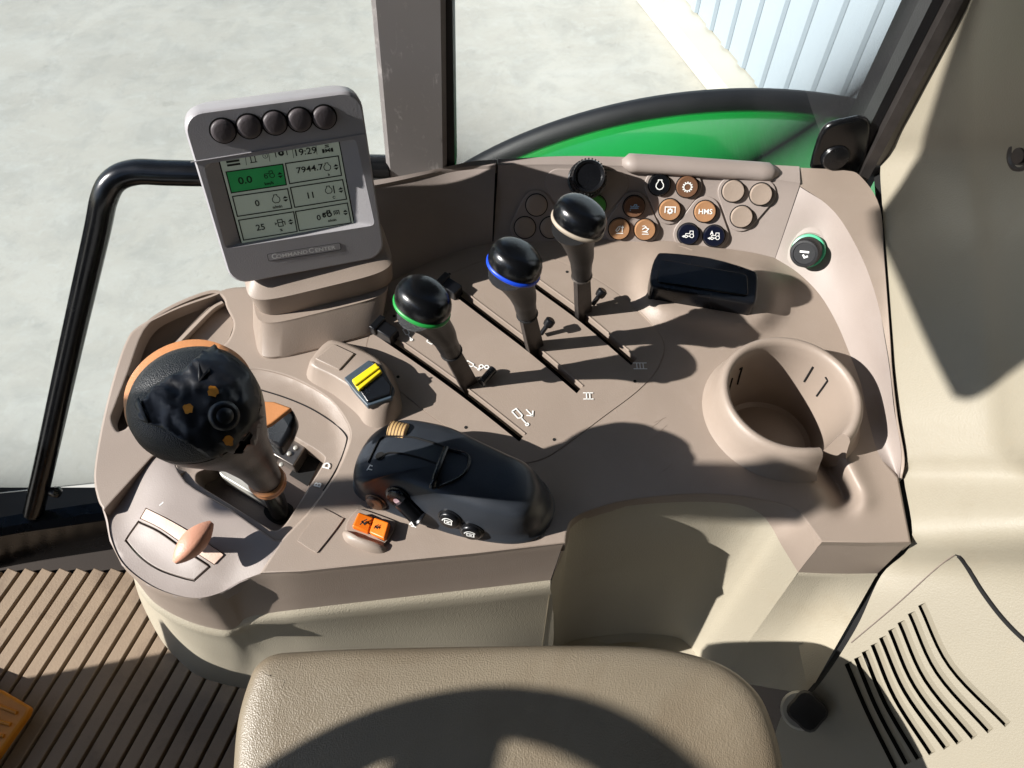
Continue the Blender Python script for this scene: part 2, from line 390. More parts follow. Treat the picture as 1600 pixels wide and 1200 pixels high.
# roof lining, walls and seat outside the frame, added to block sky light
RZ = .98
cs = thing('cab_shell', 'unseen grey roof lining and walls added to shade the cab around the seat', 'cab', (0, -.4, FZ-.02)); cs['kind'] = 'structure'
ob('roof_lining', *box((.22, -.38, RZ+.02), X, Y, Z, 2.04, 1.92, .04), LEAD, cs)
ob('rear_wall', *box((1.22, -.40, .2), X, Y, Z, .04, 1.9, 1.5), LEAD, cs)
ob('far_side_wall', *box((-.06, -1.32, .27), X, Y, Z, 2.6, .04, 1.4), LEAD, cs)  # closed up to the roof without a window, to cut sky fill
ob('seat_cushion', *box((.05, -.42, -.16), X, Y, Z, .5, .5, .14), SLEEVE, cs, bevel=.04)
ob('seat_back', *box((.36, -.42, .22), nrm([1, 0, .2]), Y, nrm([-.2, 0, 1]), .12, .48, .7), SLEEVE, cs, bevel=.04)
ob('dash_shade_box', *box((-1.0, -.17, -.14), X, Y, Z, .12, .58, .56), LEAD, cs, bevel=.02)  # unseen box added to shade the near part of the mat
ob('corner_shade_box', *box((-1.0, .50, -.20), X, Y, Z, .10, .42, .44), LEAD, cs, bevel=.02)  # unseen box added to shade the mat towards the sill
swt = math.radians(68); swc = P(655, 1086, -.02)-np.array([0, .217, 0]); swc = swc-SUNDIR*((swc[0]+.78)/SUNDIR[0])
sw = thing('steering_wheel', 'black three spoke steering wheel ahead of the seat with an added shadow casting rod', 'steering wheel', (-1.0, swc[1], FZ)); swn = np.array([math.sin(swt), 0, math.cos(swt)]); swe = np.array([math.cos(swt), 0, -math.sin(swt)])
rg = [swc+.2*(Y*math.cos(t)+swe*math.sin(t)) for t in np.linspace(0, 2*math.pi, 65)]
ob('rim', *tube(rg, .0165, 14, False), RUBBER, sw)
for t in (-8, 112, 232): ob('spoke', *tube([swc-swn*.03, swc+.195*(Y*math.cos(math.radians(t))+swe*math.sin(math.radians(t)))], [.03, .02], 12), RUBBER, sw)
ob('hub', *lathe(swc, swn, [(.05, -.05), (.06, -.02), (.05, .0), (.01, .005)], 28), RUBBER, sw)
ob('column', *tube([swc-swn*.04, np.array([-1.05, swc[1], .0])], [.05, .06], 20), RUBBER, sw)
sa = P(820, 756, 0)-SUNDIR*1.0; sb_ = P(1232, 768, 0)-SUNDIR*1.0  # unseen rod added to cast the shadow band along the storage bin
ob('shadow_rod', *tube(cr([sa+np.array([-.22, -.012, -.004]), sa, sa*.6+sb_*.4, sb_*.95+sa*.05, sb_], 5), list(np.interp(np.linspace(0, 1, 21), [0, .3, .6, .9, .97, 1], [.012, .016, .022, .024, .018, .004])), 16), RUBBER, sw)
# unseen board added ahead of the operator, shaped to cast the side trim's shadow
vz = thing('shade_board', 'unseen dark board added below the roof lining to shade the side trim', 'shade board', (-.55, .33, RZ))
vx = -.55; dxv = .33-vx; kz = math.tan(SUN_EL)/math.cos(SUN_AZ)*dxv; ky = -math.tan(SUN_AZ)*dxv
vpl = [(.545, .97), (.545, .22), (.52, .10), (.500, .052), (.47, .047), (.40, .054), (.33, .060), (.300, .063), (.293, .072), (.2925, .11), (.292, .3), (.292, .97)]
vp3 = [np.array([vx, y+ky, min(RZ-.002, z+kz)]) for y, z in vpl]
ob('board', *pslab(vp3, X, .012), LEAD, vz)
# pillar between the windows
WY = .556
pl = thing('window_pillar', 'scuffed grey brown pillar trim between the two windows', 'pillar', (-.088, .56, .04))
pr0 = [(-.116, .553), (-.112, .549), (-.064, .549), (-.0605, .553)]
rows = []
for z in (.035, .05, .3, .7, 1.0):
    k = (z-.05)*.065; rows.append([np.array([x+k, y, z]) for x, y in pr0+[(-.0605, .60), (-.116, .60)]])
ob('trim_cover', *lofts(rows, True, True, True), PILLARM, pl, ang=30)
rows = []
for z in (.03, .3, 1.0):
    k = (z-.05)*.05; rows.append([np.array([x+k, y, z]) for x, y in [(-.0600, .556), (-.053, .556), (-.053, .60), (-.0600, .60)]])
ob('rubber_seal', *lofts(rows, True, True, True), RUBBER, pl)
# rear window frame
fr = thing('rear_window_frame', 'dark upright metal window frame meeting the cream side trim', 'window frame', (.33, .56, .04))
rows = []
for z in (.03, .3, 1.0):
    k = (z-.05)*.02; rows.append([np.array([x+k, y, z]) for x, y in [(.322, .549), (.330, .546), (.338, .549), (.338, .60), (.322, .60)]])
ob('frame_post', *lofts(rows, True, True, True), STEELD, fr, ang=25)
rows = []
for z in (.03, .3, 1.0):
    k = (z-.05)*.02; rows.append([np.array([x+k, y, z]) for x, y in [(.313, .557), (.3215, .557), (.3215, .60), (.313, .60)]])
ob('rubber_seal', *lofts(rows, True, True, True), RUBBER, fr)
# glazing
g1 = [(-.0565, .575, .02), (.335, .575, .02), (.352, .575, 1.0), (-.008, .575, 1.0)]
ob('rear_side_window', g1, [(0, 1, 2, 3)], GLASS, solid=.005, label='clear side window pane behind the button panel', cat='window')
g2 = [(-1.2, .36, -.37), (-.25, .47, -.37), (-.118, .58, .05), (-.07, .58, 1.0), (-1.2, .58, 1.0), (-1.2, .58, .05)]
ob('door_window', g2[:2]+[(-.118, .58, .05), (-1.2, .58, .05), (-.07, .58, 1.0), (-1.2, .58, 1.0)], [(0, 1, 2, 3), (3, 2, 4, 5)], GLASSL, solid=.005, label='tinted door window pane behind the black grab rail', cat='window')
# grab rail
rl = thing('grab_rail', 'bent black tubular grab rail on the door', 'grab rail', P(52, 800, -.355))
pts = cr([P(52, 802, -.357), P(70, 725, -.29), P(110, 545, -.14), P(150, 370, -.01), P(163, 310, .03), P(180, 281, .045), P(212, 269, .05), P(260, 270, .05), P(330, 271, .05), P(440, 268, .05), P(560, 262, .05), P(610, 262, .05)], 6)
ob('bar', *tube(pts, .0118, 16), BLACKG, rl)
c = P(66, 768, -.325); ob('bolt', *lathe(c+np.array([.012, 0, 0]), (1, -.2, .2), [(.006, 0), (.007, .004), (.007, .009), (.003, .012)], 10), BLACK, rl)
# black cover at the window corner
bc = thing('corner_cover', 'small black plastic cover in the corner beside the window frame', 'cover', PY(1310, 258, .56))
pl2 = cr([(1266, 266), (1272, 240), (1282, 212), (1296, 197), (1320, 190), (1350, 186), (1362, 200), (1356, 240), (1352, 272)], 4)
v, f = pslab([PY(u, v_, .553) for u, v_ in pl2], np.array([0, -1., 0]), .007); ob('shell', v, f, BLACKG, bc, bevel=.003)
ctr = PY(1305, 245, .553); v, f = lathe(ctr+np.array([0, .001, 0]), (0, -1, .2), [(.013, 0), (.013, .002), (.011, .005), (.004, .006)], 24); ob('boss', v, f, BLACK, bc)

# ================================================================== CONSOLE
con = thing('control_console', 'taupe moulded side console carrying levers, cup holder and storage bin', 'console', (0, .3, -.42))
BANK_IN = [(1211, 405), (1245, 425), (1279, 458), (1305, 500), (1325, 546), (1345, 600), (1358, 660), (1374, 712), (1401, 747)]
BIN_O = [(881, 847), (884, 828), (892, 811), (920, 796), (980, 780), (1080, 770), (1160, 774), (1220, 785), (1248, 797), (1265, 818), (1285, 845)]
BACK = [(585, 458), (650, 420), (710, 397), (771, 379), (873, 374), (936, 374), (1020, 377), (1072, 383), (1160, 395), (1211, 405)]
GATE = [(377, 577), (407, 575), (462, 590), (517, 623), (546, 663), (548, 692), (531, 733), (513, 762), (480, 806), (443, 844)]
GATE_L = [(430, 846), (400, 826), (357, 796), (303, 765), (287, 754), (276, 737), (272, 705), (285, 655), (325, 600)]
WING = [(236, 712), (200, 752), (163, 793), (156, 780), (150, 745), (157, 690), (171, 625), (189, 562), (202, 530), (212, 517), (236, 502), (281, 481), (330, 464), (368, 452), (460, 452)]
TRAY = cr([(171, 655), (178, 632), (198, 580), (223, 515), (259, 485), (307, 463), (336, 456), (351, 463), (357, 480), (368, 505), (360, 532), (341, 551), (300, 600), (240, 650), (208, 664), (196, 674), (181, 676)], 4, True)
LP = cr([(573, 545), (582, 515), (615, 478), (655, 452), (710, 425), (775, 402), (842, 398), (890, 415), (935, 438), (982, 471), (1013, 500), (1034, 528), (1037, 552), (1022, 584), (993, 614), (945, 650), (890, 691), (846, 718), (800, 722), (740, 695), (670, 647), (615, 603), (583, 570)], 5, True)
CUPC = P(1237, 613, .03)
def circ_px(c, r, z, n=40):
    out = []
    for k in range(n):
        p = np.array([c[0]+r*math.cos(2*math.pi*k/n), c[1]+r*math.sin(2*math.pi*k/n), z]); q = p-CAM; d = q@FW
        out.append((800+F*(q@RT)/d, 600-F*(q@UP)/d))
    return out
def topz(u, v):
    z = 0.0
    # swell round the black module
    d, t = seg(u, v, (1055, 445), (1165, 462)); z += .011*math.exp(-(max(0, d-38)/22.)**2)*(1-.0*t)
    # handle trough next to the cup holder, with the bright far bank
    d, t = seg(u, v, (1268, 690), (1318, 775)); z -= .024*math.exp(-(d/19.)**2)
    d, t = seg(u, v, (1322, 715), (1346, 780)); z += .004*math.exp(-(d/20.)**2)
    # back edge lifts gently to the panel
    return z
outl = list(map(tuple, cr(WING[2:], 4)))+list(map(tuple, cr(BACK, 5)))[0:]+list(map(tuple, cr(BANK_IN, 5)))[1:]+[(1420, 846), (1352, 846)]+list(map(tuple, cr(BIN_O, 5)))[::-1]+[(740, 863), (600, 877), (470, 891), (412, 893)]
outl += list(map(tuple, cr(GATE[::-1], 4)))+[(330, 598), (300, 632), (276, 672), (262, 700), (236, 712)]
cup_hole = circ_px(CUPC, .046, 0.0)
top = sheet(outl, [offset(LP, 1.0), TRAY, cup_hole], topz, 9, .014, .012, rnd=3, fine=(1240, 650, 1385, 815, 3.0))
ob('top_shell', *top, TAUPE, con, ang=32)
TOPB = bvh(top)
# bank rising to the right and outer rim
BANK_OUT = [(1250, 292, .052), (1304, 329, .05), (1337, 383, .046), (1367, 450, .042), (1383, 533, .036), (1391, 585, .03), (1397, 640, .024), (1408, 705, .012), (1405, 747, .001)]
RIM_OUT = [(1250, 262, .056), (1318, 266, .056), (1345, 276, .056), (1374, 322, .053), (1381, 400, .048), (1390, 520, .040), (1394, 580, .034), (1402, 650, .026), (1413, 715, .013), (1409, 747, .001)]
RIM_IN = [(1250, 291, .0525), (1290, 318, .052), (1318, 350, .0500), (1350, 410, .0455), (1372, 475, .0410), (1387, 550, .0345), (1393, 595, .0295), (1400, 655, .0235), (1408.5, 706, .0123), (1406, 747, .0010)]
ra = cr([(*q, 0) for q in BANK_IN], 8); rb = cr(BANK_OUT, 8); rows = []
for s in np.linspace(0, 1, 10):
    e = s; rows.append([P(*(a*(1-s)+b*s)[:2], a[2]*(1-s)+b[2]*s-.004*math.sin(math.pi*s)*min(1, j_/10)) for j_, (a, b) in enumerate(zip(ra, rb))])
bank = lofts(rows); ob('side_bank', *bank, TAUPE2, con, ang=50)
BANKB = bvh(bank)
ra = cr(RIM_IN, 6); rb = cr(RIM_OUT, 6)
rows = [[P3(a) for a in ra], [P3(b) for b in rb], [P3(b)+np.array([.002, .001, -.003]) for b in rb], [P3(b)+np.array([.002, 0, -.04]) for b in rb]]
ob('outer_rim', *lofts(rows), TAUPE, con, ang=30)
# bin rim, bin walls
BIN_I = [(862, 906, -.052), (886, 850, -.022), (893, 824, -.012), (925, 804, -.011), (985, 790, -.011), (1080, 784, -.011), (1150, 788, -.012), (1187, 802, -.016), (1206, 824, -.024), (1220, 850, -.033), (1247, 894, -.055)]
BIN_D = [(838, 1075), (855, 1035), (870, 1015), (890, 1003), (930, 995), (985, 990), (1035, 992), (1062, 998), (1080, 1012), (1095, 1032), (1128, 1062)]
ro = cr([(*q, 0) for q in BIN_O], 8); ri = cr(BIN_I, 8); rd = cr([(*q, -.33) for q in BIN_D], 8)
rows = [[P(*o_) for o_ in ro], [P(o_[0], o_[1]+1.5, -.0012) for o_ in ro], [P(*(o_*.35+i_*.65)) for o_, i_ in zip(ro, ri)], [P(*i_) for i_ in ri]]
ob('bin_rim', *lofts(rows), TAUPE, con, ang=45)
rows = []
for s in (0, .02, .06, .2, .4, .6, .8, .95, 1.0):
    rows.append([P(*i_)*(1-s)+P(*d_)*s for i_, d_ in zip(ri, rd)])
fl_ = [q*.5+np.mean(rows[-1], 0)*.5+np.array([0, 0, -.004]) for q in rows[-1]]; rows.append(fl_); rows.append([q*.05+np.mean(rows[-2], 0)*.95 for q in rows[-2]])
ob('storage_bin', *lofts(rows), BEIGE, con, ang=50)
# brown front fascia and cream body (nose, front)
A = [(161, 792, -.002), (168, 812, -.009), (174, 844, -.01), (193, 882, -.01), (232, 913, -.01), (274, 930, -.01), (312, 934, -.01), (347, 925, -.01), (374, 909, -.008), (412, 896, -.002), (470, 891, 0), (600, 877, 0), (740, 863, 0), (880, 848, 0)]
B = [(205, 842, -.06), (207, 868, -.06), (210, 892, -.06), (220, 916, -.06), (247, 946, -.062), (297, 972, -.066), (350, 985, -.07), (371, 979, -.07), (385, 966, -.064), (424, 958, -.06), (480, 951, -.056), (600, 937, -.055), (740, 921, -.055), (860, 907, -.054)]
Cc = [(205, 880), (212, 915), (225, 950), (252, 1000), (278, 1030), (305, 1053), (345, 1068), (388, 1078), (430, 1100), (470, 1118), (520, 1128), (620, 1132), (740, 1128), (838, 1100)]
ra = cr(A, 6); rb = cr(B, 6); rc = cr([(*q, FZ+.012) for q in Cc], 6)
ins = lambda q, d: P(*q)+np.array([0, d*.3, 0])
rows = [[P(*q) for q in ra], [P(q[0], q[1]+2, q[2]-.0015) for q in ra], [P(q[0]*.85+b[0]*.15-1, q[1]*.85+b[1]*.15+3, q[2]*.8+b[2]*.2) for q, b in zip(ra, rb)], [P(*(q*.5+b*.5)) for q, b in zip(ra, rb)], [P(*b) for b in rb]]
ob('front_fascia', *lofts(rows), TAUPE, con, ang=50)
rows = []
tb = [P(*q) for q in rb]; cb = [P(*q) for q in rc]
rows.append([t+np.array([0, .004, .004]) for t in tb]); rows.append([t+np.array([0, -.0015, -.001]) for t in tb]); rows.append([t*.98+c*.02+np.array([0, -.004, 0]) for t, c in zip(tb, cb)])
for s in (.08, .2, .35, .5, .65, .8, .92, 1): rows.append([t*(1-s)+c*s+np.array([.01*math.sin(math.pi*s), 0, 0]) for t, c in zip(tb, cb)])
ob('cream_body', *lofts(rows), BEIGE, con, ang=50)
# right front facet and panel
tf = [(1285, 845, 0), (1320, 845.5, 0), (1370, 846, 0), (1420, 846, 0)]; bf = [(1247, 894, -.055), (1285, 896, -.055), (1325, 896.5, -.055), (1371, 896, -.055)]; df = [(1128, 1062, -.33), (1165, 1068, -.30), (1210, 1076, -.25), (1264, 1084, -.17)]
rows = [[P3(q) for q in tf], [P(q[0], q[1]+2, q[2]-.0015) for q in tf], [P3(q) for q in bf]]
ob('corner_fascia', *lofts(rows), TAUPE, con, ang=50)
rows = [[P3(q)+np.array([0, .003, .003]) for q in bf], [P3(q)+np.array([0, -.001, -.001]) for q in bf]]+[[P3(q)*(1-s)+P3(d)*s for q, d in zip(bf, df)] for s in (.03, .3, .6, 1)]
ob('corner_panel', *lofts(rows), BEIGE, con, ang=50)
rows = [[P(1420, 846, 0), P(1371, 896, -.055), P(1264, 1084, -.17)], [P(1420, 846, 0)+np.array([-.002, .08, 0]), P(1371, 896, -.055)+np.array([-.002, .08, 0]), P(1264, 1084, -.17)+np.array([-.002, .1, 0])]]
ob('end_panel', *lofts(rows), BEIGE, con)
# storage tray on the left wing
o_ = [P(u, v, -.034) for u, v in offset(TRAY, 3)]; ob('tray_floor', o_, [tuple(range(len(o_)))], TAUPE, con)
tw = np.vstack([TRAY, TRAY[:1]]); ob('tray_wall', *lofts([[P(u, v, -.0105) for u, v in np.vstack([offset(TRAY, -3.2), offset(TRAY, -3.2)[:1]])], [P(u, v, -.034) for u, v in np.vstack([offset(TRAY, -2), offset(TRAY, -2)[:1]])]]), TAUPE, con)
RIDGE = cr([(201, 588), (212, 592), (228, 583), (262, 552), (300, 513), (330, 483), (348, 472)], 5)
ob('tray_ridge', *lofts([[P(u-4, v-4, -.03) for u, v in RIDGE], [P(u-1.5, v-1.5, -.003) for u, v in RIDGE], [P(u+1, v+1, -.002) for u, v in RIDGE], [P(u+3.5, v+3.5, -.004) for u, v in RIDGE], [P(u+6, v+6, -.014) for u, v in RIDGE]]), TAUPE, con, ang=60)
shp = [tuple(q) for q in RIDGE+np.array([3, 3])]+[(354, 480), (366, 506), (357, 532), (339, 551), (300, 600), (250, 640), (212, 655), (216, 620)]
ob('tray_shelf', *slab(shp, -.012, .02), TAUPE, con)
# blanking cap outline
def seam(pl, z=.0006, wd=.0011, zf=None):
    p = [P(u, v, (zf(u, v) if zf else 0)) for u, v in pl]
    return tube(p, wd/2, 6)
blank = cr([(467, 840), (500, 798), (507, 795), (532, 808), (534, 814), (500, 858), (492, 862), (470, 848)], 3, True)
v, f = slab(blank, .0012, .002); ob('blanking_cap', v, f, TAUPE, con, bevel=.0005)
# lever plate with slots
lpi = offset(LP, -.7)
def slot(pl, wd):
    p = np.array(pl, float); L = []; R = []
    for i in range(len(p)):
        t = p[min(i+1, len(p)-1)]-p[max(0, i-1)]; t /= np.linalg.norm(t); q = np.array([-t[1], t[0]])*wd/2; L.append(p[i]+q); R.append(p[i]-q)
    return np.array(L+R[::-1])
S1 = slot(cr([(590, 517), (660, 565), (735, 620), (816, 684)], 4), 15)
S2 = slot(cr([(690, 437), (750, 483), (835, 548), (906, 609)], 4), 15)
S3 = slot(cr([(800, 416), (850, 452), (915, 500), (991, 565)], 4), 15)
holes_px = [(702, 428.5), (616, 494), (622, 589), (886, 425), (866, 687), (728, 668), (992, 596), (690, 420.5)]
lp = sheet(lpi, [S1, S2, S3], lambda u, v: .0006, 12, .006, .012)
lpo = ob('lever_plate', *lp, TAUPE, con, ang=30)
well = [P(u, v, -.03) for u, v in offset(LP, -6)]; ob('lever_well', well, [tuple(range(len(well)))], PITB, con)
for (u, v) in holes_px[:7]: ob('pin_hole', *lathe(P(u, v, .0005), Z, [(.0014, -.004), (.0014, .0004), (.0009, .0004)], 10), PITB, lpo)
for nm, sl, dz in (('I', S1, 0), ('II', S2, 0), ('III', S3, 0)):
    # raised light lip on the far side of each slot
    n = len(sl)//2; rr = sl[n:][::-1] if sl[n:, 0].mean() > sl[:n, 0].mean() else sl[:n]
    ob('slot_lip', *tube([P(u, v, .0008) for u, v in rr], .0008, 6), TAUPE, lpo)
# printed marks
def mark(o3, ang_deg, lines, wd, parent, name='printed_mark', m=WHITE, n=Z):
    a = math.radians(ang_deg); ex = np.array([math.cos(a), math.sin(a), 0]); ex, ey, nn = frame(n, ex); ey = np.cross(nn, ex)
    parts = [ribbon(l, wd, o3, ex, ey, h=.0004) for l in lines]; return ob(name, *join(*parts), m, parent)
cyl = lambda s: [[(0, -.0022*s), (.008*s, -.0022*s), (.0095*s, 0), (.008*s, .0022*s), (0, .0022*s), (0, -.0022*s)], [(.0095*s, 0), (.016*s, 0)], arc(.0172*s, 0, .0012*s, 0, 360, 8)]
arrow = [[(.012, .006), (.021, .006)], [(.018, .009), (.021, .006), (.018, .003)]]
mark(P(803, 641, .001), -52, cyl(1.0), .0011, lpo)
mark(P(822, 640, .001), -50, [[(0, 0), (.008, 0)], [(.0045, .0035), (.008, 0), (.0045, -.0035)]], .0011, lpo)
mark(P(729, 566, .001), -35, cyl(.75), .001, lpo); mark(P(668, 532, .001), -35, cyl(.65), .001, lpo); mark(P(632, 514, .001), -60, cyl(.8), .001, lpo); mark(P(752, 573, .001), -20, [arc(0, 0, .0018, 0, 360, 8), arc(.0045, .001, .0018, 0, 360, 8)], .001, lpo)
def roman(o3, n_, s=.0016):
    w_ = s*n_; L = [[(-w_-.001, .003), (w_+.001, .003)], [(-w_-.001, -.003), (w_+.001, -.003)]]
    for k in range(n_): x = (k-(n_-1)/2)*s*1.7; L.append([(x, .003), (x, -.003)])
    mark(o3, 0, L, .0009, lpo)
roman(P(919, 619, .001), 2); roman(P(1000, 572, .001), 3)

for k, (a_, b_) in enumerate((((1018, 668), (1034, 655)), ((1022, 660), (1040, 652)), ((1012, 690), (1042, 664)), ((958, 640), (964, 644)), ((1034, 738), (1050, 724)), ((1060, 384), (1082, 391)), ((640, 900), (668, 894)), ((1290, 660), (1300, 640)))):
    try:
        la, na = hit(TOPB, *a_); lb, nb = hit(TOPB, *b_); ob('scratch', *tube([la+na*.0001, (la+lb)/2+na*.0001+X*.0006, lb+nb*.0001], .00022, 5), BLANKB, con)
    except RuntimeError: pass
# gear gate
gi = offset(cr(GATE, 4).tolist()+cr(GATE_L, 4).tolist(), -2.6)
OPEN = cr([(304, 747), (308, 737), (325, 729), (345, 708), (400, 672), (448, 676), (475, 690), (503, 708), (508, 722), (484, 763), (462, 799), (444, 824), (429, 831), (413, 824), (360, 791), (311, 760)], 4, True)
def gz(u, v):
    d, _ = seg(u, v, (330, 600), (470, 600)); r = math.hypot((u-410)/138., (v-705)/130.)
    return -.0045+.004*sm(.86, 1.02, r)*(1 if v < 745 else 0)
gp_ = sheet(gi, [OPEN], gz, 11, .006, .02, rnd=2)
go = ob('gear_gate', *gp_, TAUPE, con, ang=40)
ob('gate_seam', *tube([P(u, v, gz(u, v)+.0001) for u, v in cr([(400, 607), (445, 621), (485, 638), (520, 660), (539, 678), (541, 692), (528, 728), (505, 767)], 5)], .0006, 6), PITB, con)
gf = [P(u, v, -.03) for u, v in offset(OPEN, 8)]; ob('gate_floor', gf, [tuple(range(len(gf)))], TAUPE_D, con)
ob('gate_strip', *slab([(340, 735), (352, 722), (424, 768), (427, 779), (419, 787), (345, 743)], -.012, .016), ZINC, con, bevel=.0012)
ob('gate_strip', *slab([(436, 660), (482, 691), (458, 728), (420, 706)], -.014, .014), STEEL, con, bevel=.001)
for u, v in ((462, 700), (452, 709), (440, 726), (449, 690)): ob('rivet', *lathe(P(u, v, -.0135), Z, [(.002, 0), (.0018, .001), (.001, .0014)], 10), ZINC, con)
pit = cr([(424, 815), (412, 800), (420, 786), (440, 782), (458, 792), (455, 806), (442, 820)], 4, True); ob('gate_pocket', [P(u, v, -.0285) for u, v in pit], [tuple(range(len(pit)))], PITB, con)
pit = [(481, 697), (504, 713), (481, 760), (452, 742)]; ob('gate_pocket', [P(u, v, -.0285) for u, v in pit], [(0, 1, 2, 3)], PITB, con)
e = (nrm(P(500, 750)-P(520, 715)))
exg = nrm(P(511, 726)-P(497, 756)); eyg = np.cross(Z, exg)
for s_, (u, v) in (('D', (511, 728)), ('B', (497, 758))): ob('gate_letter', *text(s_, .0075, P(u, v, -.0038), exg, eyg, .0004, bold=.0002), WHITE, con)

# throttle housing (nose)
TH = [(163, 795), (232, 716), (262, 708), (276, 738), (288, 755), (303, 766), (357, 797), (428, 847), (442, 847), (413, 893), (374, 909), (347, 925), (312, 934), (274, 930), (232, 913), (193, 882), (174, 844), (168, 812)]
def thz(u, v):
    # distance from the gate seam line: low towards the wing
    d, _ = seg(u, v, (276, 738), (440, 850)); z = -.011*sm(5, 125, d)
    dd, t = seg(u, v, (215, 800), (345, 885)); z += .0055*math.exp(-(dd/42.)**2)*sm(-.15, .25, t)*sm(1.2, .7, t)
    return z
BAND = cr([(228, 793), (262, 810), (300, 832), (345, 862), (350, 868)], 5).tolist()+cr([(335, 883), (292, 855), (250, 826), (218, 810)], 5).tolist()
COVER = cr([(216, 813), (250, 829), (291, 858), (326, 881)], 4).tolist()+[(330, 886), (304, 909)]+cr([(303, 910), (253, 894), (222, 875), (198, 849), (196, 842), (215, 814)], 4).tolist()[1:-1]
th = sheet(TH, [BAND, COVER], thz, 9, .012, .012, rnd=3, hrnd=False)
ho = ob('throttle_housing', *th, TAUPE2, con, ang=40)
ob('throttle_cover', *sheet(offset(COVER, -4.6), [], lambda u, v: thz(u, v)+.0005, 8, .01, 0, rnd=1.5), TAUPE2, con, ang=40)
tl = thing('hand_throttle', 'salmon almond shaped hand throttle on a pale sliding band', 'throttle lever', P(300, 848, 0))
ob('sliding_band', *sheet(offset(BAND, -1.5), [], lambda u, v: thz(u, v)+.0012, 8, .01, 0), PINKL, tl, ang=40)
under = [P(u, v, -.016) for u, v in offset(BAND+[], 8)]; ob('throttle_well', under, [tuple(range(len(under)))], PITB, con)
ob('printed_mark', *join(ribbon([(0, 0), (.004, .005)], .001, P(249, 790, thz(249, 790)+.0004), X, Y), ribbon([(.001, .007), (.0045, .0055), (.004, .002)], .001, P(249, 790, thz(249, 790)+.0004), X, Y)), WHITE, con)
# almond handle
ha = P(273, 879, .022); hb = P(331, 816, .026); hx = nrm(hb-ha); L_ = np.linalg.norm(hb-ha); hy = nrm(np.cross(Z, hx)); hz = np.cross(hx, hy); rows = []
for i in range(17):
    s = i/16; wv = max(.06, math.sin(math.pi*s)**.75); ww = .0072*wv+.0012; hh = .0060*wv+.0014; c = ha+(hb-ha)*s
    rows.append([c+hy*ww*np.sign(math.cos(t))*abs(math.cos(t))**.6+hz*hh*np.sign(math.sin(t))*abs(math.sin(t))**.6 for t in np.linspace(0, 2*math.pi, 16, endpoint=False)])
ob('handle', *lofts(rows, True, True, True), PINK, tl, ang=50)
mid = (ha+hb)/2; ob('stem', *tube([P(306, 850, .004), mid], [.006, .005], 12), BLACK, tl)

# ================================================================== CUP HOLDER (part of the console)
A0, A1 = math.radians(-47), math.radians(-47+332)
def ringsec(prof, a0, a1, n=64):
    rows = []
    for i in range(n+1):
        a = a0+(a1-a0)*i/n
        # ends of the ring drop slightly
        en = min(i, n-i)/n; k = 1-.10*math.exp(-(en/.02)**2)
        rows.append([np.array([CUPC[0]+r*math.cos(a), CUPC[1]+r*math.sin(a), z if z < .005 else .004+(z-.004)*k]) for r, z in prof])
    return rows
prof = [(.0405, -.052), (.0425, -.02), (.0450, .0), (.0465, .018), (.0475, .0262), (.0490, .0295), (.0515, .0308), (.0540, .0298), (.0560, .0265), (.0575, .018), (.0600, .006), (.0640, -.0005)]
rr = ringsec(prof, A0, A1); v, f = lofts(rr)
n = len(prof); f += [tuple(range(n)), tuple(range(len(v)-1, len(v)-1-n, -1))]
ob('cup_holder', v, f, TAUPE, con, ang=55)
v, f = lofts([[np.array([CUPC[0]+r*math.cos(t), CUPC[1]+r*math.sin(t), z]) for t in np.linspace(0, 2*math.pi, 49)] for r, z in [(.046, -.012), (.0405, -.05), (.037, -.053), (.002, -.053)]]); ob('cup_floor', v, f, TAUPE, con, ang=40)
def cupw(a, z): r = float(np.interp(z, [-.052, -.02, 0, .018], [.0405, .0425, .0450, .0465]))-.0004; return np.array([CUPC[0]+r*math.cos(a), CUPC[1]+r*math.sin(a), z])
for a in (40, 139):
    for d_, zs in ((-10, (-.010, .012)), (10, (-.006, .014))):
        t0 = math.radians(a+d_); pts_ = [cupw(t0, z) for z in np.linspace(zs[0], zs[1], 5)]
        if d_ < 0: pts_ += [cupw(t0+math.radians(k), zs[1]+.0003*k) for k in (2, 4)]
        ob('clip_slot', *tube(pts_, .0008, 6), PITB, con)

# ================================================================== BUTTON PANEL
bpn = thing('button_panel', 'sloping taupe button panel below the window with round push buttons', 'button panel', P(1000, 376, 0))
bot = cr([(771, 380, -.001), (873, 375, -.001), (936, 375, -.001), (1020, 378, -.001), (1072, 384, -.001), (1160, 396, -.001), (1210, 406, -.001)], 8)
topc = cr([(778, 263, .052), (860, 262, .052), (930, 263, .052), (1020, 266, .052), (1090, 271, .052), (1180, 281, .052), (1249, 291, .052)], 8)
# resample to equal counts
rows = [[P(*(a*(1-s)+b*s)) for a, b in zip(bot, topc)] for s in (0, .2, .4, .6, .8, 1)]
pan = lofts(rows); PANB = bvh(pan)
# upper ledge
led = cr([(778, 249, .057), (880, 244, .057), (965, 245, .057), (1090, 250, .057), (1180, 256, .057), (1249, 260, .057)], 8)
led = led[np.linspace(0, len(led)-1, len(topc)).astype(int)]
top2 = [P(*b)+np.array([0, .001, .003]) for b in topc]
pan2 = lofts(rows+[top2, [P(*q) for q in led], [P(*q)+np.array([0, .002, -.03]) for q in led]])
ob('panel_face', *pan2, TAUPE2, bpn, ang=25)
pbk = [(740, 392), (873, 378), (936, 378), (1020, 381), (1072, 387), (1160, 399), (1230, 412)]; pbt = [(740, 262), (873, 258), (936, 258), (1020, 260), (1072, 262), (1160, 268), (1275, 290)]
ob('panel_backing', *lofts([[P(u, v, -.003)+np.array([0, .004, 0]) for u, v in pbk], [P(u, v, .047)+np.array([0, .006, -.002]) for u, v in pbt]]), PITB, bpn)
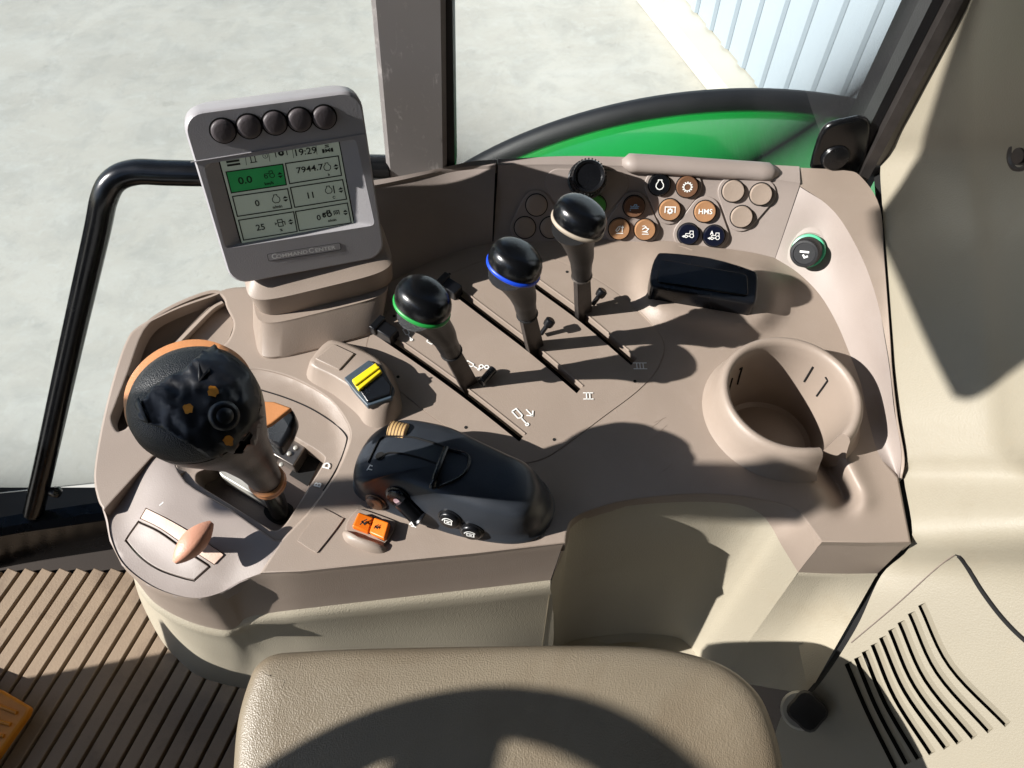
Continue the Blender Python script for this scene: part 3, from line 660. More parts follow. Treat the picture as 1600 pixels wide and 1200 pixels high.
# left curved panel
lpn = thing('side_cowl', 'curved taupe cowl panel between the display stand and the button panel', 'panel', P(690, 405, 0))
b1 = cr([(560, 470, -.001), (620, 437, -.001), (680, 407, -.001), (730, 390, -.001), (769, 381, -.001)], 6); t1 = cr([(560, 300, .062), (620, 288, .058), (690, 272, .053), (735, 265, .052), (774, 264, .052)], 6); l1 = cr([(560, 285, .066), (620, 276, .062), (690, 262, .058), (738, 252, .057), (776, 249.5, .057)], 6)
rows = [[P(*(a*(1-s)+b*s))+np.array([0, -.006*math.sin(math.pi*s), .004*math.sin(math.pi*s)]) for a, b in zip(b1, t1)] for s in (0, .15, .35, .6, .85, 1)]
rows += [[P(*b)+np.array([0, .001, .003]) for b in t1], [P(*q) for q in l1], [P(*q)+np.array([0, .002, -.03]) for q in l1]]
ob('cowl_face', *lofts(rows), TAUPE2, lpn, ang=25)
# sill strip behind, under the windows
sill = [(-.20, .552, .05), (.32, .562, .05)]
ob('window_ledge', *box((.07, .583, -.006), X, Y, Z, .52, .046, .03), RUBBER, label='dark window ledge along the back of the console', cat='window ledge', bevel=.003)

def fr_at(u, v, tree=None):
    l, n = hit(tree or PANB, u, v); ex, ey, nn = frame(n, (1, 0, 0)); return l, ex, ey, nn
def hull(pts):
    p = sorted(map(tuple, pts)); 
    def half(q):
        h = []
        for a in q:
            while len(h) >= 2 and (h[-1][0]-h[-2][0])*(a[1]-h[-2][1])-(h[-1][1]-h[-2][1])*(a[0]-h[-2][0]) <= 0: h.pop()
            h.append(a)
        return h
    a = half(p); b = half(p[::-1]); return a[:-1]+b[:-1]
def pad(cs, r, name='button_bezel', th=.0022):
    c0 = (sum(c[0] for c in cs)/len(cs), sum(c[1] for c in cs)/len(cs)); l, ex, ey, nn = fr_at(*c0)
    pp = []
    for c in cs:
        q = PPL(c[0], c[1], l, nn)-l; x, y = q@ex, q@ey
        pp += [(x+r*math.cos(t), y+r*math.sin(t)) for t in np.linspace(0, 2*math.pi, 24, endpoint=False)]
    hp = hull(pp); v, f = pslab([l+ex*x+ey*y+nn*th for x, y in hp], nn, th+.0025); ob(name, v, f, TAUPE2, bpn, bevel=.0007, bseg=2)
    return l, ex, ey, nn, th
def button(c, fr, r, m, label=None, icon=None, hgt=.0042, im=WHITE, sc=1.0):
    l, ex, ey, nn, th = fr; q = PPL(c[0], c[1], l, nn, 0)
    ob('button_gap', *lathe(q, nn, [(r*1.10, 0), (r*1.10, th+.0002), (r*.9, th+.0003)], 28), PITB, bpn)
    b = ob('push_button', *lathe(q, nn, [(r, 0), (r, th+hgt*.55), (r*.97, th+hgt*.85), (r*.92, th+hgt), (r*.5, th+hgt*.94), (.0005, th+hgt*.92)], 32), m, bpn, ang=50)
    if label: b['label'] = label
    if icon:
        o3 = q+nn*(th+hgt+.0002); parts = []
        for it in icon:
            if it[0] == 's': parts.append(ribbon([(x*sc, y*sc) for x, y in it[1]], (it[2] if len(it) > 2 else .0011), o3, ex, ey))
            elif it[0] == 'f': parts.append(fillp([(x*sc, y*sc) for x, y in it[1]], o3, ex, ey))
            elif it[0] == 't': parts.append(text(it[1], it[2], o3, ex, ey, bold=.00008))
        ob('button_icon', *join(*parts), im, b)
K = .001
def mm(l): return [(x*K, y*K) for x, y in l]
ic_engine = [('s', mm([(-1.6, 3), (-1.6, 4.6), (1.6, 4.6), (1.6, 3)]), .0008), ('s', mm([(-1.6, 3.2), (-3.2, .8), (-3.4, -1.4), (-2, -3.4), (0, -4), (2, -3.4), (3.4, -1.4), (3.2, .8), (1.6, 3.2)]), .0008)]
ic_gear = [('s', mm(arc(0, 0, 3.3, 0, 360, 24)), .0007)]+[('s', mm([(3.4*math.cos(a), 3.4*math.sin(a)), (4.8*math.cos(a), 4.8*math.sin(a))]), .0012) for a in np.linspace(0, 2*math.pi, 12, endpoint=False)]
ic_pto = [('s', mm([(-4.6, -2.4), (-4.6, 3), (4.6, 3), (4.6, -2.4)]), .001), ('s', mm(arc(0, -.8, 1.7, 0, 360, 14)), .0014)]+[('s', mm([(2*math.cos(a), -.8+2*math.sin(a)), (2.9*math.cos(a), -.8+2.9*math.sin(a))]), .0009) for a in np.linspace(0, 2*math.pi, 8, endpoint=False)]
ic_hms = [('t', 'HMS', .0066)]
trac = [('s', mm(arc(3, -1.2, 1.7, 0, 360, 12)), .0006), ('s', mm(arc(-2, -1.8, 1.1, 0, 360, 12)), .0006), ('s', mm([(-3, -.4), (-2.6, .8), (1, .8), (1.2, 3.2), (4, 3.2), (4.2, .4)]), .0006), ('s', mm([(-.8, -1.6), (1.2, -1.6)]), .0007)]
ic_t1 = trac+[('f', mm([(-3.6, -.6), (-6.2, -1.8), (-3.6, -3)]))]
ic_t2 = trac+[('f', mm([(-3.6, -.6), (-6.2, -1.8), (-3.6, -3)])), ('s', mm([(-3.8, 1.6), (-2.6, 4.6), (-1.4, 1.6)]), .0008), ('s', mm([(-3.3, 2.6), (-1.9, 2.6)]), .0006)]
ic_plough = [('s', mm([(-3.6, -1), (-1, 2.6), (.6, 3), (-.2, 0), (-2.2, -2), (-3.6, -1)]), .0009), ('s', mm([(-3, -3.6), (3.6, -3.6)]), .0007), ('s', mm([(2.6, -2.6), (2.6, 3)]), .0007), ('s', mm([(1.6, 1.6), (2.6, 3.2), (3.6, 1.6)]), .0007)]
ic_plough2 = [('s', mm([(-3, 3.6), (-1, 4), (1, 2.8)]), .0007), ('s', mm([(-3, .6), (0, 2.4), (3, 1), (1, -1), (-2.6, -1.6), (2.6, -2)]), .0010), ('s', mm([(-3, -3.8), (3.4, -3.8)]), .0007)]
ic_mixed = [('s', mm([(-4, -1.4), (4, -1.4)]), .0006), ('s', mm([(-2.6, 0), (-.6, 0), (0, 2), (2, 2), (2.4, 0), (4.4, .3)]), .0008), ('s', mm(arc(1.6, -.3, 1, 0, 360, 10)), .0007), ('s', mm([(-3.6, 1.2), (-2.8, -.6)]), .0007), ('s', mm([(-3.6, -2.6), (-3.6, -3.6)]), .0008)]
ic_green = [('s', mm([(-2.6, 2), (-1, 2), (-1, -2), (-2.6, -2)]), .0008), ('s', mm([(.6, 2), (2.6, 2)]), .0006), ('s', mm([(.6, 0), (2.6, 0)]), .0006), ('s', mm([(.6, -2), (2.6, -2)]), .0006)]
BR = .0098; PR = .0138
fr1 = pad([(838, 320), (820, 355), (860, 355)], PR)
for c in ((838, 320), (820, 355), (860, 355)): button(c, fr1, BR, BLANKB, hgt=.002)
frk = pad([(872, 285), (962, 288), (930, 322), (905, 330)], .0125, th=.0012)
button((930, 321), frk, BR, GREENB, 'green push button partly hidden behind the tallest lever knob', ic_green)
fr2 = pad([(990, 322), (967, 357), (1007, 358)], PR)
button((990, 322), fr2, BR, BROWNB, 'dark brown button with a small blue tractor print', ic_mixed, im=mat('pale_blue_print', (150, 185, 215), .6))
button((967, 357), fr2, BR, TANB, 'tan button with a lifted blade mark', ic_plough); button((1007, 358), fr2, BR, TANB, 'tan button with a zigzag share mark', ic_plough2)
fr3 = pad([(1030, 288), (1073, 291), (1046, 327)], PR)
button((1030, 288), fr3, BR, BLACK, 'black button with an engine outline', ic_engine); button((1073, 291), fr3, BR, BROWNB, 'brown button with a toothed gear ring', ic_gear)
button((1046, 327), fr3, BR, TANB, 'tan button with a shaft symbol under a bracket', ic_pto)
fr4 = pad([(1101, 330), (1075, 365), (1115, 368)], PR)
button((1101, 330), fr4, BR, TANB, 'tan button lettered HMS', ic_hms); button((1075, 365), fr4, BR, NAVYB, 'navy button with a tractor and arrow', ic_t1); button((1115, 368), fr4, BR, NAVYB, 'navy button with a tractor, arrow and letter A', ic_t2)
fr5 = pad([(1145, 298), (1188, 303), (1158, 338)], PR)
for c in ((1145, 298), (1188, 303), (1158, 338)): button(c, fr5, BR, BLANKB)
# finger lip along the top edge
lipc = cr([(972, 254, .056), (1040, 258, .056), (1130, 264, .056), (1216, 270, .056)], 6)
rows = []
for q, s in zip(lipc, np.linspace(0, 1, len(lipc))):
    c = P(*q); k = min(1, min(s, 1-s)*14+.35)
    rows.append([c+np.array([0, .010*k*math.cos(t), .0075*k*math.sin(t)]) for t in np.linspace(0, 2*math.pi, 16, endpoint=False)])
ob('finger_lip', *lofts(rows, True, True, True), TAUPE2, bpn, ang=60)
# rotary dial
dl = thing('rotary_dial', 'black ribbed rotary dial at the top edge of the button panel', 'dial', hit(PANB, 915, 287)[0])
l, ex, ey, nn = fr_at(915, 285); l = l
nd = nrm(nn+np.array([0, .05, .35])); c0 = P(917, 281, .050)
ob('collar', *lathe(c0, nd, [(.0175, -.004), (.0178, .004), (.0165, .005)], 40), BLACK, dl)
ob('cap', *lathe(c0, nd, [(.0155, .004), (.0150, .022), (.0140, .0245), (.0120, .0240), (.0110, .0225), (.001, .0225)], 40), BLACK, dl)
e1, e2, aa = frame(nd)
for k in range(32):
    t = 2*math.pi*k/32; er = e1*math.cos(t)+e2*math.sin(t); et = np.cross(aa, er)
    ob('grip_rib', *box(c0+er*.0155+aa*.013, er, et, aa, .0016, .0013, .016), RUBBER, dl, bevel=.0003, bseg=1)

# ================================================================== DISPLAY
fc = [(280, 178), (563, 140), (603, 402), (362, 447)]; dd = np.array([.901, .95, 1.099, 1.05])
DS = .595
FP = [CAM+ray(u, v)*k*DS for (u, v), k in zip(fc, dd)]
ex = nrm((FP[1]-FP[0])+(FP[2]-FP[3])); eyd = (FP[0]-FP[3])+(FP[1]-FP[2]); nD = nrm(np.cross(ex, eyd)); eyD = np.cross(nD, ex); oD = np.mean(FP, 0)
if nD @ (CAM-oD) < 0: nD = -nD
WD = np.linalg.norm(FP[1]-FP[0]); HD = np.linalg.norm(FP[0]-FP[3])
def D(u, v, h=0.0): return PPL(u, v, oD, nD, h)
def d2(u, v): q = D(u, v)-oD; return q@ex, q@eyD
def rrect(w_, h_, r, n=6, cx=0, cy=0):
    out = []
    for (sx, sy, a) in ((1, 1, 0), (-1, 1, 90), (-1, -1, 180), (1, -1, 270)):
        for i in range(n+1):
            t = math.radians(a+90*i/n); out.append((cx+sx*(w_/2-r)+r*math.cos(t), cy+sy*(h_/2-r)+r*math.sin(t)))
    return out
mon = thing('display_monitor', 'grey cab display monitor with five round keys above its screen', 'monitor', P(490, 505, 0))
rows = []
for h, s in ((-.062, .74), (-.058, .80), (-.034, .93), (-.014, 1.0), (-.004, 1.0), (-.0012, .992), (0, .975)):
    rows.append([oD+ex*x+eyD*y+nD*h for x, y in rrect(WD*s, HD*s, .014*s)])
scr = [(342.4, 247.9), (529, 220.9), (552.8, 350.3), (378.4, 381.8)]
bez = [(316, 259), (551, 222), (583, 362), (352, 388)]
rec = [d2(*q) for q in [(318, 257), (556, 217), (586, 352), (352, 389)]]
# front face built with a recess opening
outer = [d2_ for d2_ in [(x, y) for x, y in rrect(WD*.975, HD*.975, .0137)]]
def face_cdt(outer, inner, h):
    vs = [Vector(q) for q in outer]+[Vector(q) for q in inner]; n = len(outer); m = len(inner)
    es = [(i, (i+1) % n) for i in range(n)]+[(n+i, n+(i+1) % m) for i in range(m)]
    rv, re, rf = delaunay_2d_cdt(vs, es, [], 0, 1e-7)[:3]; rv = np.array([tuple(q) for q in rv]); fs = [q for q in rf if len(q) == 3]
    cen = np.array([rv[list(q)].mean(0) for q in fs]); k = inpoly(cen, outer) & ~inpoly(cen, inner)
    V = [oD+ex*x+eyD*y+nD*h for x, y in rv]; Fc = []
    for q, kk in zip(fs, k):
        if kk: Fc.append(q if np.cross(V[q[1]]-V[q[0]], V[q[2]]-V[q[0]])@nD > 0 else q[::-1])
    return V, Fc
def lerpq(q, a, b):
    q = np.array(q); return (q[0]*(1-a)+q[1]*a)*(1-b)+(q[3]*(1-a)+q[2]*a)*b
def quadround(q, r, n=4):
    q = np.array(q, float); out = []
    for i in range(4):
        p, a, b = q[i], q[i-1], q[(i+1) % 4]; pa = p+(a-p)/np.linalg.norm(a-p)*r; pb = p+(b-p)/np.linalg.norm(b-p)*r
        for t in np.linspace(0, 1, n): out.append(tuple((1-t)**2*pa+2*t*(1-t)*p+t*t*pb))
    return out
inner = quadround(rec, .004)
v1, f1 = lofts(rows, True, True, False); v2, f2 = face_cdt(outer, inner, 0)
house = ob('housing', *join((v1, f1), (v2, f2)), GREYP, mon, ang=40)
sq = [d2(*q) for q in scr]; bz = quadround([d2(*q) for q in [(339, 246), (531, 218), (556, 352), (376, 385)]], .002)
# bevelled recess down to the screen
m_ = len(inner); bzl = bz
rows = [[oD+ex*x+eyD*y for x, y in inner+inner[:1]], [oD+ex*x+eyD*y-nD*.0055 for x, y in bzl+bzl[:1]]]
ob('screen_bezel', *lofts(rows), GREYP, mon, ang=40)
ob('screen_gasket', *pslab([oD+ex*x+eyD*y-nD*.0056 for x, y in [d2(*q) for q in [(335, 243), (534, 214), (560, 354), (373, 389)]]], nD, .002), BLACK, mon)
sc_o = oD-nD*.0052
scrn = ob('screen', *pslab([D(u, v, -.0052) for u, v in scr], nD, .001), LCDB, mon)
def CP(x, y, h=-.0051): return D(330+x*.225, 150+y*.225, h)
def q2(x, y): p = CP(x, y)-sc_o; return p@ex2, p@ey2
ex2 = nrm(D(529, 220.9)-D(342.4, 247.9)); ey2 = np.cross(nD, ex2)
cells = [[(103, 527), (497, 472), (522, 615), (140, 672)], [(515, 468), (882, 415), (905, 550), (545, 608)], [(148, 697), (530, 643), (560, 778), (182, 835)], [(550, 635), (912, 580), (940, 715), (580, 772)], [(190, 862), (572, 803), (597, 940), (225, 1000)], [(585, 802), (945, 742), (972, 880), (612, 935)]]
HS = -.0049
def st(pts, wd=.0009, closed=False): return ribbon([q2(*p) for p in pts], wd, sc_o, ex2, ey2, h=.0004, closed=closed)
ob('speed_field', *fillp([q2(*p) for p in cells[0]], sc_o, ex2, ey2, .00025), LCDG, scrn)
ink = [st(c, .0009, True) for c in cells]
for a, b in (((235, 405), (245, 480)), ((395, 378), (408, 455)), ((560, 350), (573, 430)), ((725, 330), (735, 405))): ink.append(st([a, b], .0004))
def tx(s, x, y, h, sx=1.0): return text(s, h, sc_o+ex2*q2(x, y)[0]+ey2*q2(x, y)[1], ex2, ey2, .0005, sx=sx, bold=.00012)
ink += [tx('0.0', 236, 585, .0078, 1.1), tx('7944.7', 684, 505, .0066, 1.15), tx('0', 320, 745, .0070), tx('11', 690, 690, .0072), tx('25', 343, 912, .0072), tx('0', 747, 845, .0066), tx('19:29', 652, 386, .0072, 1.1)]
ink += [tx('km/h', 402, 606, .0034), tx('h', 817, 545, .003), tx('n/min', 460, 768, .0033), tx('C', 852, 703, .003), tx('%', 487, 930, .003), tx('n/min', 840, 862, .003)]
for x, y in ((478, 548), (867, 492), (515, 713), (900, 652), (552, 873), (932, 808)):
    for s in (1, -1): ink.append(fillp([(q2(x, y)[0]+a*.001, q2(x, y)[1]+s*b*.001) for a, b in ((-2, .5), (2, .5), (0, 2.4))], sc_o, ex2, ey2, .0004))
def ic(x, y, lines, s=.001, wd=.0006):
    c = q2(x, y); return [ribbon([(c[0]+a*s, c[1]+b*s) for a, b in l], wd, sc_o, ex2, ey2, h=.0004) for l in lines]
eng = [[(-1, 2), (-1, 3), (1, 3), (1, 2)], [(-1, 2.1), (-2.3, .5), (-2.3, -1.2), (-1.2, -2.5), (1.2, -2.5), (2.3, -1.2), (2.3, .5), (1, 2.1)]]
tr_ = [arc(2.2, -1, 1.6, 0, 360, 12), arc(-2, -1.3, 1, 0, 360, 10), [(-3, -.4), (-2.6, .8), (.6, .8), (.8, 2.4), (2.8, 2.4), (3, .6)]]
ink += ic(805, 492, eng, .0011); ink += ic(450, 715, eng, .0012); ink += ic(815, 652, eng, .0011); ink += ic(398, 545, tr_, .0011); ink += ic(800, 818, tr_, .0010, .0011)
ink += ic(852, 648, [[(0, -3), (0, 3)]], .0011, .0009); ink += ic(870, 808, [[(-2, -2), (-2, 1.5), (2, 1.5), (2, -2)], arc(0, -.4, .9, 0, 360, 8)], .001, .0007)
ink += ic(485, 880, [[(-2, -2.4), (-2, 2.4), (1, 2.4), (1, -2.4), (-2, -2.4)], [(-2, .4), (1, .4)], [(1, 1), (2.4, .4), (2.4, -1.8)], [(-4, .8), (-3, 0), (-4, -.8)]], .0012, .0007)
ink += ic(485, 395, [[(-3, -2), (-3, 2), (3, 2), (3, -1.6)], arc(0, 0, 1.1, 0, 360, 10)], .0014, .0007)+ic(485, 395, [arc(0, 0, 1.1, 0, 360, 10)], .0014, .0015)
ink += ic(150, 452, [[(-3.4, y), (3.4, y)] for y in (-1.9, 0, 1.9)], .0014, .0016)+ic(290, 436, [[(-1.2, -2), (-1.2, 2), (1.2, 2), (1.2, -2)], [(-2, -2), (2, -2)]], .0013, .0007)+ic(375, 415, [arc(0, 0, 1.5, 0, 360, 12), [(0, -.8), (0, .8)]], .0012, .0004)
ink += ic(808, 375, [[(-2.6, -1.4), (-2.6, 1)], [(2.6, -1.4), (2.6, 1)]], .0013, .0016)+ic(808, 375, [[(-2.6, -.2), (2.6, -.2)], [(-1.5, -1.2), (1.5, .9)], [(1.5, -1.2), (-1.5, .9)], [(-1.2, 2), (1.2, 2)], [(-1.2, 3), (1.2, 3)]], .0013, .0008)
ob('screen_print', *join(*ink), INK, scrn)
for (x, y) in ((82, 240), (262, 210), (440, 185), (613, 163), (784, 146)):
    q = D(330+x*.225, 150+y*.225, 0); k = ob('round_key', *lathe(q, nD, [(.0083, -.001), (.0083, .0022), (.0076, .0031), (.0055, .0036), (.001, .0038)], 28), mat('key_grey', (74, 68, 70), .5, .3, 700) if 'key_grey' not in MATS else MATS['key_grey'], mon, ang=60)
    ob('key_rim', *lathe(q, nD, [(.0096, -.001), (.0096, .0004), (.0080, .0005)], 28), PITB, mon)
# crease line across the face
c1 = D(298, 253.5, .0002); c2 = D(571, 209.5, .0002); ob('face_crease', *tube([c1, c2], .0005, 6), GREYP, mon)
npq = [d2(*q) for q in [(417, 397), (531, 379), (533, 390), (420, 408)]]
ob('name_plate', *pslab([oD+ex*x+eyD*y+nD*.0002 for x, y in quadround(npq, .0015)], nD, .0015), GREYP, mon)
nq = quadround(npq, .0015); ob('plate_border', *ribbon(nq, .0004, oD, ex, eyD, h=.0004, closed=True), INK, mon)
nc = D(475, 393.5, .0005); exn = nrm(D(531, 379)-D(417, 397)); eyn = np.cross(nD, exn)
wN = np.linalg.norm(D(531, 379)-D(417, 397))
parts = [text('C', .0062, nc-exn*wN*.405, exn, eyn, bold=.0002), text('OMMAND', .0046, nc-exn*wN*.165-eyn*.0005, exn, eyn, bold=.0001, sx=1.2), text('C', .0062, nc+exn*wN*.100, exn, eyn, bold=.0001), text('ENTER', .0046, nc+exn*wN*.292-eyn*.0005, exn, eyn, bold=.0001, sx=1.2)]
ob('plate_lettering', *join(*parts), mat('silver_print', (222, 222, 220), .4), mon)
# pedestal
def sect(c, a, b, z, n=56, p=5):
    hx = nrm(np.array([ex[0], ex[1], 0])); hy = np.array([-hx[1], hx[0], 0])
    return [np.array([c[0], c[1], z])+hx*a*np.sign(math.cos(t))*abs(math.cos(t))**(2/p)+hy*b*np.sign(math.sin(t))*abs(math.sin(t))**(2/p) for t in np.linspace(0, 2*math.pi, n, endpoint=False)]
pc0 = np.array([-.172, .419, 0]); pc1 = np.array([-.166, .440, 0])
pca = np.array([-.171, .4145, 0]); pcb = np.array([-.168, .4365, 0]); pcd = np.array([-.167, .4475, 0])
rows = [sect(pca, .0545, .028, -.002), sect(pca, .055, .028, .003), sect(pcb, .0575, .028, .0205), sect(pcb, .0575, .0275, .0225)]
ob('pedestal', *lofts(rows, True, True, True), TAUPE, mon, ang=50)
rows = [sect(pcb, .0560, .0240, .0220), sect(pcd, .0592, .0300, .0226), sect(pcd, .0600, .0306, .0240), sect(pcd, .0622, .0312, .045), sect(pcd+np.array([0, .006, 0]), .060, .026, .049), sect(pcd+np.array([0, .014, 0]), .05, .014, .066)]
ob('pedestal_collar', *lofts(rows, True, True, True), TAUPE, mon, ang=40)

# ================================================================== LEVERS
def lever(label, base, knob, h, ring, sz=1.0, egg=-38, slant=.25, mid=None):
    B_ = P(*base, -.012); K_ = P(*knob, h); t = thing('spool_lever', label, 'lever', P(*base, 0), 'hydraulic levers in the slotted plate')
    a = nrm(K_-B_); ka = nrm([.26, .14, 1])
    # flat steel blade then sleeve
    ln = np.linalg.norm(K_-B_); sl0 = B_+a*ln*.46; ew = nrm(np.cross(a, [-.55, .83, 0])); ed = np.cross(ew, a)
    rows = []
    for s, w_ in ((0, .0075), (.5, .0072), (1, .0066)):
        c = B_*(1-s)+(sl0+a*.004)*s; rows.append([c+ew*w_*x+ed*.0032*y for x, y in ((-1, -1), (1, -1), (1, 1), (-1, 1))])
    ob('blade', *lofts(rows, True, True, True), STEELD, t, ang=30, bevel=.0006)
    up_ = K_-ka*.010*sz
    pts = cr([sl0, sl0+a*ln*.10, sl0+a*ln*.22, up_], 5)
    rad = np.interp(np.linspace(0, 1, len(pts)), [0, .02, .05, .45, .75, .9, 1], [.0072, .0084, .0080, .0090, .0112, .0140, .0180*sz])
    ob('sleeve', *tube(pts, list(rad), 24), SLEEVE, t, ang=40)
    ob('collar_ring', *lathe(sl0+a*.001, a, [(.0085, 0), (.0090, .0008), (.0085, .0016)], 20), STEEL if ring is CRING else SLEEVE, t)
    eg = math.radians(egg); plan = lambda th: 1+.05*math.cos(th-eg)+.09*math.cos(2*(th-eg))+.02*math.cos(3*(th-eg))
    ob('ring', *lathe(K_-ka*.007*sz, ka, [(.0180*sz, -.003), (.0196*sz, -.0012), (.0199*sz, .0003), (.0190*sz, .0016)], 40, plan), ring, t, ang=60)
    pr = [(.0165, -.008), (.0188, -.0060), (.0192, -.0040), (.0194, -.0010), (.0190, .0022), (.0178, .0058), (.0155, .0084), (.0118, .0102), (.0068, .0113), (.001, .0116)]
    ob('knob', *lathe(K_, ka, [(r*sz, z*sz) for r, z in pr], 48, plan), BLACKG, t, ang=70)
    return t
L1 = lever('black lever with a green ring below its knob', (738, 610), (660, 466), .128, GRING, 1.0)
L2 = lever('black lever with a blue ring below its knob', (838, 553), (804, 405), .128, BRING, .98)
L3 = lever('tall black lever with a plain cream edged knob', (912, 500), (905, 336), .13, CRING, 1.0)
def thumb(par, u, v, z, s=1.0):
    c = P(u, v, z); ob('stop_screw', *join(lathe(c, (0.5, .3, .8), [(.0022*s, -.008), (.0022*s, .002)], 10), lathe(c+np.array([.5, .3, .8])*.002, (.5, .3, .8), [(.004*s, 0), (.0046*s, .002), (.0046*s, .006), (.003*s, .0072)], 12)), BLACK, par)
thumb(lpo, 853, 511, .010); thumb(lpo, 934, 465, .010)
ob('stop_rod', *tube([P(752, 598, .006), P(771, 577, .006)], .0036, 12), BLACK, lpo, ang=60)
for (u, v, dx) in ((605, 517, 0), (705, 449, 0)):
    a = P(u-14, v-6, .006); b = P(u+13, v+11, .004); e_ = nrm(b-a); n_ = nrm(np.cross(e_, Z)); c = (a+b)/2
    ob('slot_stop', *join(box(c, e_, n_, Z, .018, .012, .012), box(c-e_*.009+Z*.003, e_, n_, Z, .006, .016, .010)), BLACK, lpo, bevel=.001)

# ================================================================== HITCH POD
pod = thing('hitch_control_pod', 'glossy black oval control pod with tan thumbwheel and side buttons', 'control pod', P(705, 760, 0))
PT = [(555, 741), (561, 712), (581, 679), (608, 661), (634, 655), (668, 659), (705, 668), (746, 687), (787, 707), (818, 722), (834, 745), (836, 770), (827, 793), (808, 805), (767, 801), (726, 790), (684, 776), (643, 760), (612, 752), (585, 752), (565, 754)]
PB = [(556, 766), (560, 740), (584, 712), (612, 694), (640, 690), (676, 692), (716, 702), (760, 720), (806, 735), (842, 752), (860, 778), (862, 806), (840, 838), (808, 848), (767, 846), (715, 836), (664, 820), (625, 806), (600, 796), (580, 787), (566, 779)]
pt = cr(PT, 4, True); pb = cr(PB, 4, True)
tw_ = np.array([P(u, v, .036) for u, v in pt]); bw_ = np.array([P(u, v, 0.0) for u, v in pb]); ct = tw_.mean(0)
def podrow(s, z, infl=0): 
    q = bw_*(1-s)+tw_*s; q[:, 2] = z; c = q.mean(0); return q+(q-c)*infl
rows = [podrow(0, -.001, .02), podrow(0, .003, .02), podrow(.02, .004, -.005), podrow(.25, .014, .0), podrow(.6, .025, .015), podrow(.9, .0335, .01), podrow(1, .0365, -.02)]
for k, z in ((.90, .0392), (.7, .0412), (.4, .0428), (.1, .0433)):
    q = ct+(tw_-ct)*k; q[:, 2] = z; rows.append(q)
podm = lofts([list(r) for r in rows], True, False, True); PODB = bvh(podm)
po = ob('shell', *podm, mat('satin_black_pod', (44, 48, 54), .38, .12, 900, .15, 30, dirt=.2, dirtcol=(52, 54, 58)), pod, ang=60)
def podp(u, v, h=0.0): l, n = hit(PODB, u, v); return l+n*h, n
# lid with its raised edge and grip
lid = [(594, 716), (604, 690), (640, 684), (690, 696), (700, 712), (682, 766), (640, 752), (606, 738)]
gl = [[podp(u, v, .0006)[0] for u, v in cr(l, 5)] for l in ([(576, 723), (584, 705), (593, 688), (602, 682)], [(602, 682), (640, 683), (668, 690), (698, 700)], [(590, 718), (610, 708), (650, 714), (690, 728)])]
for g in gl: ob('lid_groove', *tube(g, .0007, 6), PITB, pod)
q, n = podp(594, 713); ob('lid_notch', *lathe(q, n, [(.0035, -.001), (.0035, .0004), (.001, .0004)], 14), PITB, pod)
gr = [podp(u, v, .0025)[0] for u, v in cr([(698, 702), (690, 722), (682, 745), (676, 764)], 4)]; ob('lid_grip', *tube(gr, [.0022]*(len(gr)-2)+[.003, .002], 10), BLACK, pod)
gr = [podp(u, v, .001)[0] for u, v in cr([(700, 703), (732, 714), (724, 742), (684, 762)], 4)]; ob('lid_edge', *tube(gr, .0012, 8), BLACK, pod)
# thumbwheel
q, n = podp(621, 671); ax = nrm(P(640, 676, .04)-P(604, 668, .04)); 
ob('thumbwheel', *lathe(q-ax*.0072-n*.004, ax, [(.007, 0), (.0082, .001), (.0082, .0135), (.007, .0145)], 30), TANW, pod)
e1, e2, aa = frame(ax)
for k in range(24):
    t = 2*math.pi*k/24
    if (e1*math.cos(t)+e2*math.sin(t))@n < .1: continue
ww = q-n*.004
for k in range(6):
    ob('wheel_groove', *lathe(ww+ax*(-.006+.0024*k), ax, [(.0080, -.0004), (.00838, -.0003), (.00838, .0003), (.0080, .0004)], 24), BROWNB, pod)
mkp, n = podp(578, 731, .0004); mx_, my_, _ = frame(n); ob('printed_mark', *join(ribbon(mm([(-2, -2), (0, 2), (2, 1)]), .0009, mkp, mx_, my_), ribbon(mm([(-1, -1), (2, -2)]), .0009, mkp, mx_, my_)), WHITE, pod)
for (u, v, r, m, lab, kind) in ((588, 783, .0075, BROWNB, 'brown round button on the pod side', 0), (622, 776, .0085, BLACK, 'raised round switch on the pod side', 1), (703, 810, .0078, BLACK, 'black round button with a framed print', 2), (737, 829, .0078, BLACK, 'black round button with a small box print', 2)):
    q, n = podp(u, v); b = ob('side_button', *lathe(q, n, [(r*1.18, -.002), (r*1.18, .0008), (r*1.02, .0012), (r, .0028), (r*.85, .0036), (.0005, .0032)], 28), m, pod, ang=50); b['label'] = lab
    ea, eb, nn_ = frame(n, (1, -.2, 0)); o3 = q+nn_*.0040
    if kind == 2: ob('button_icon', *join(ribbon(mm([(-2.6, -1.8), (-2.6, 1.8), (2.6, 1.8), (2.6, -1.8), (-2.6, -1.8)]), .0008, o3, ea, eb), ribbon(mm([(-1.2, 0), (1.2, 0)]), .0012, o3, ea, eb), ribbon(mm(arc(0, -.4, 4.6, 40, 170, 14)), .0008, o3, ea, eb)), WHITE, b)
    if kind == 1: ob('button_icon', *fillp(mm(arc(.6, -.6, 2.6, 0, 360, 16)), o3, ea, eb), mat('rose_print', (190, 160, 165), .5), b)
rk = [podp(u, v, .0028)[0] for u, v in cr([(628, 778), (640, 790), (652, 802), (660, 808)], 4)]; ob('rocker_arm', *tube(rk, [.006]*(len(rk)-3)+[.007, .0075, .005], 12), BLACK, pod)
q, n = podp(654, 803, .0105); ea, eb, _ = frame(n); ob('printed_mark', *join(ribbon(mm([(-2.5, -1), (-.5, 2.6), (1, -1)]), .0012, q, ea, eb), ribbon(mm([(-1.5, -2), (2.8, -1.6)]), .0012, q, ea, eb)), WHITE, pod)

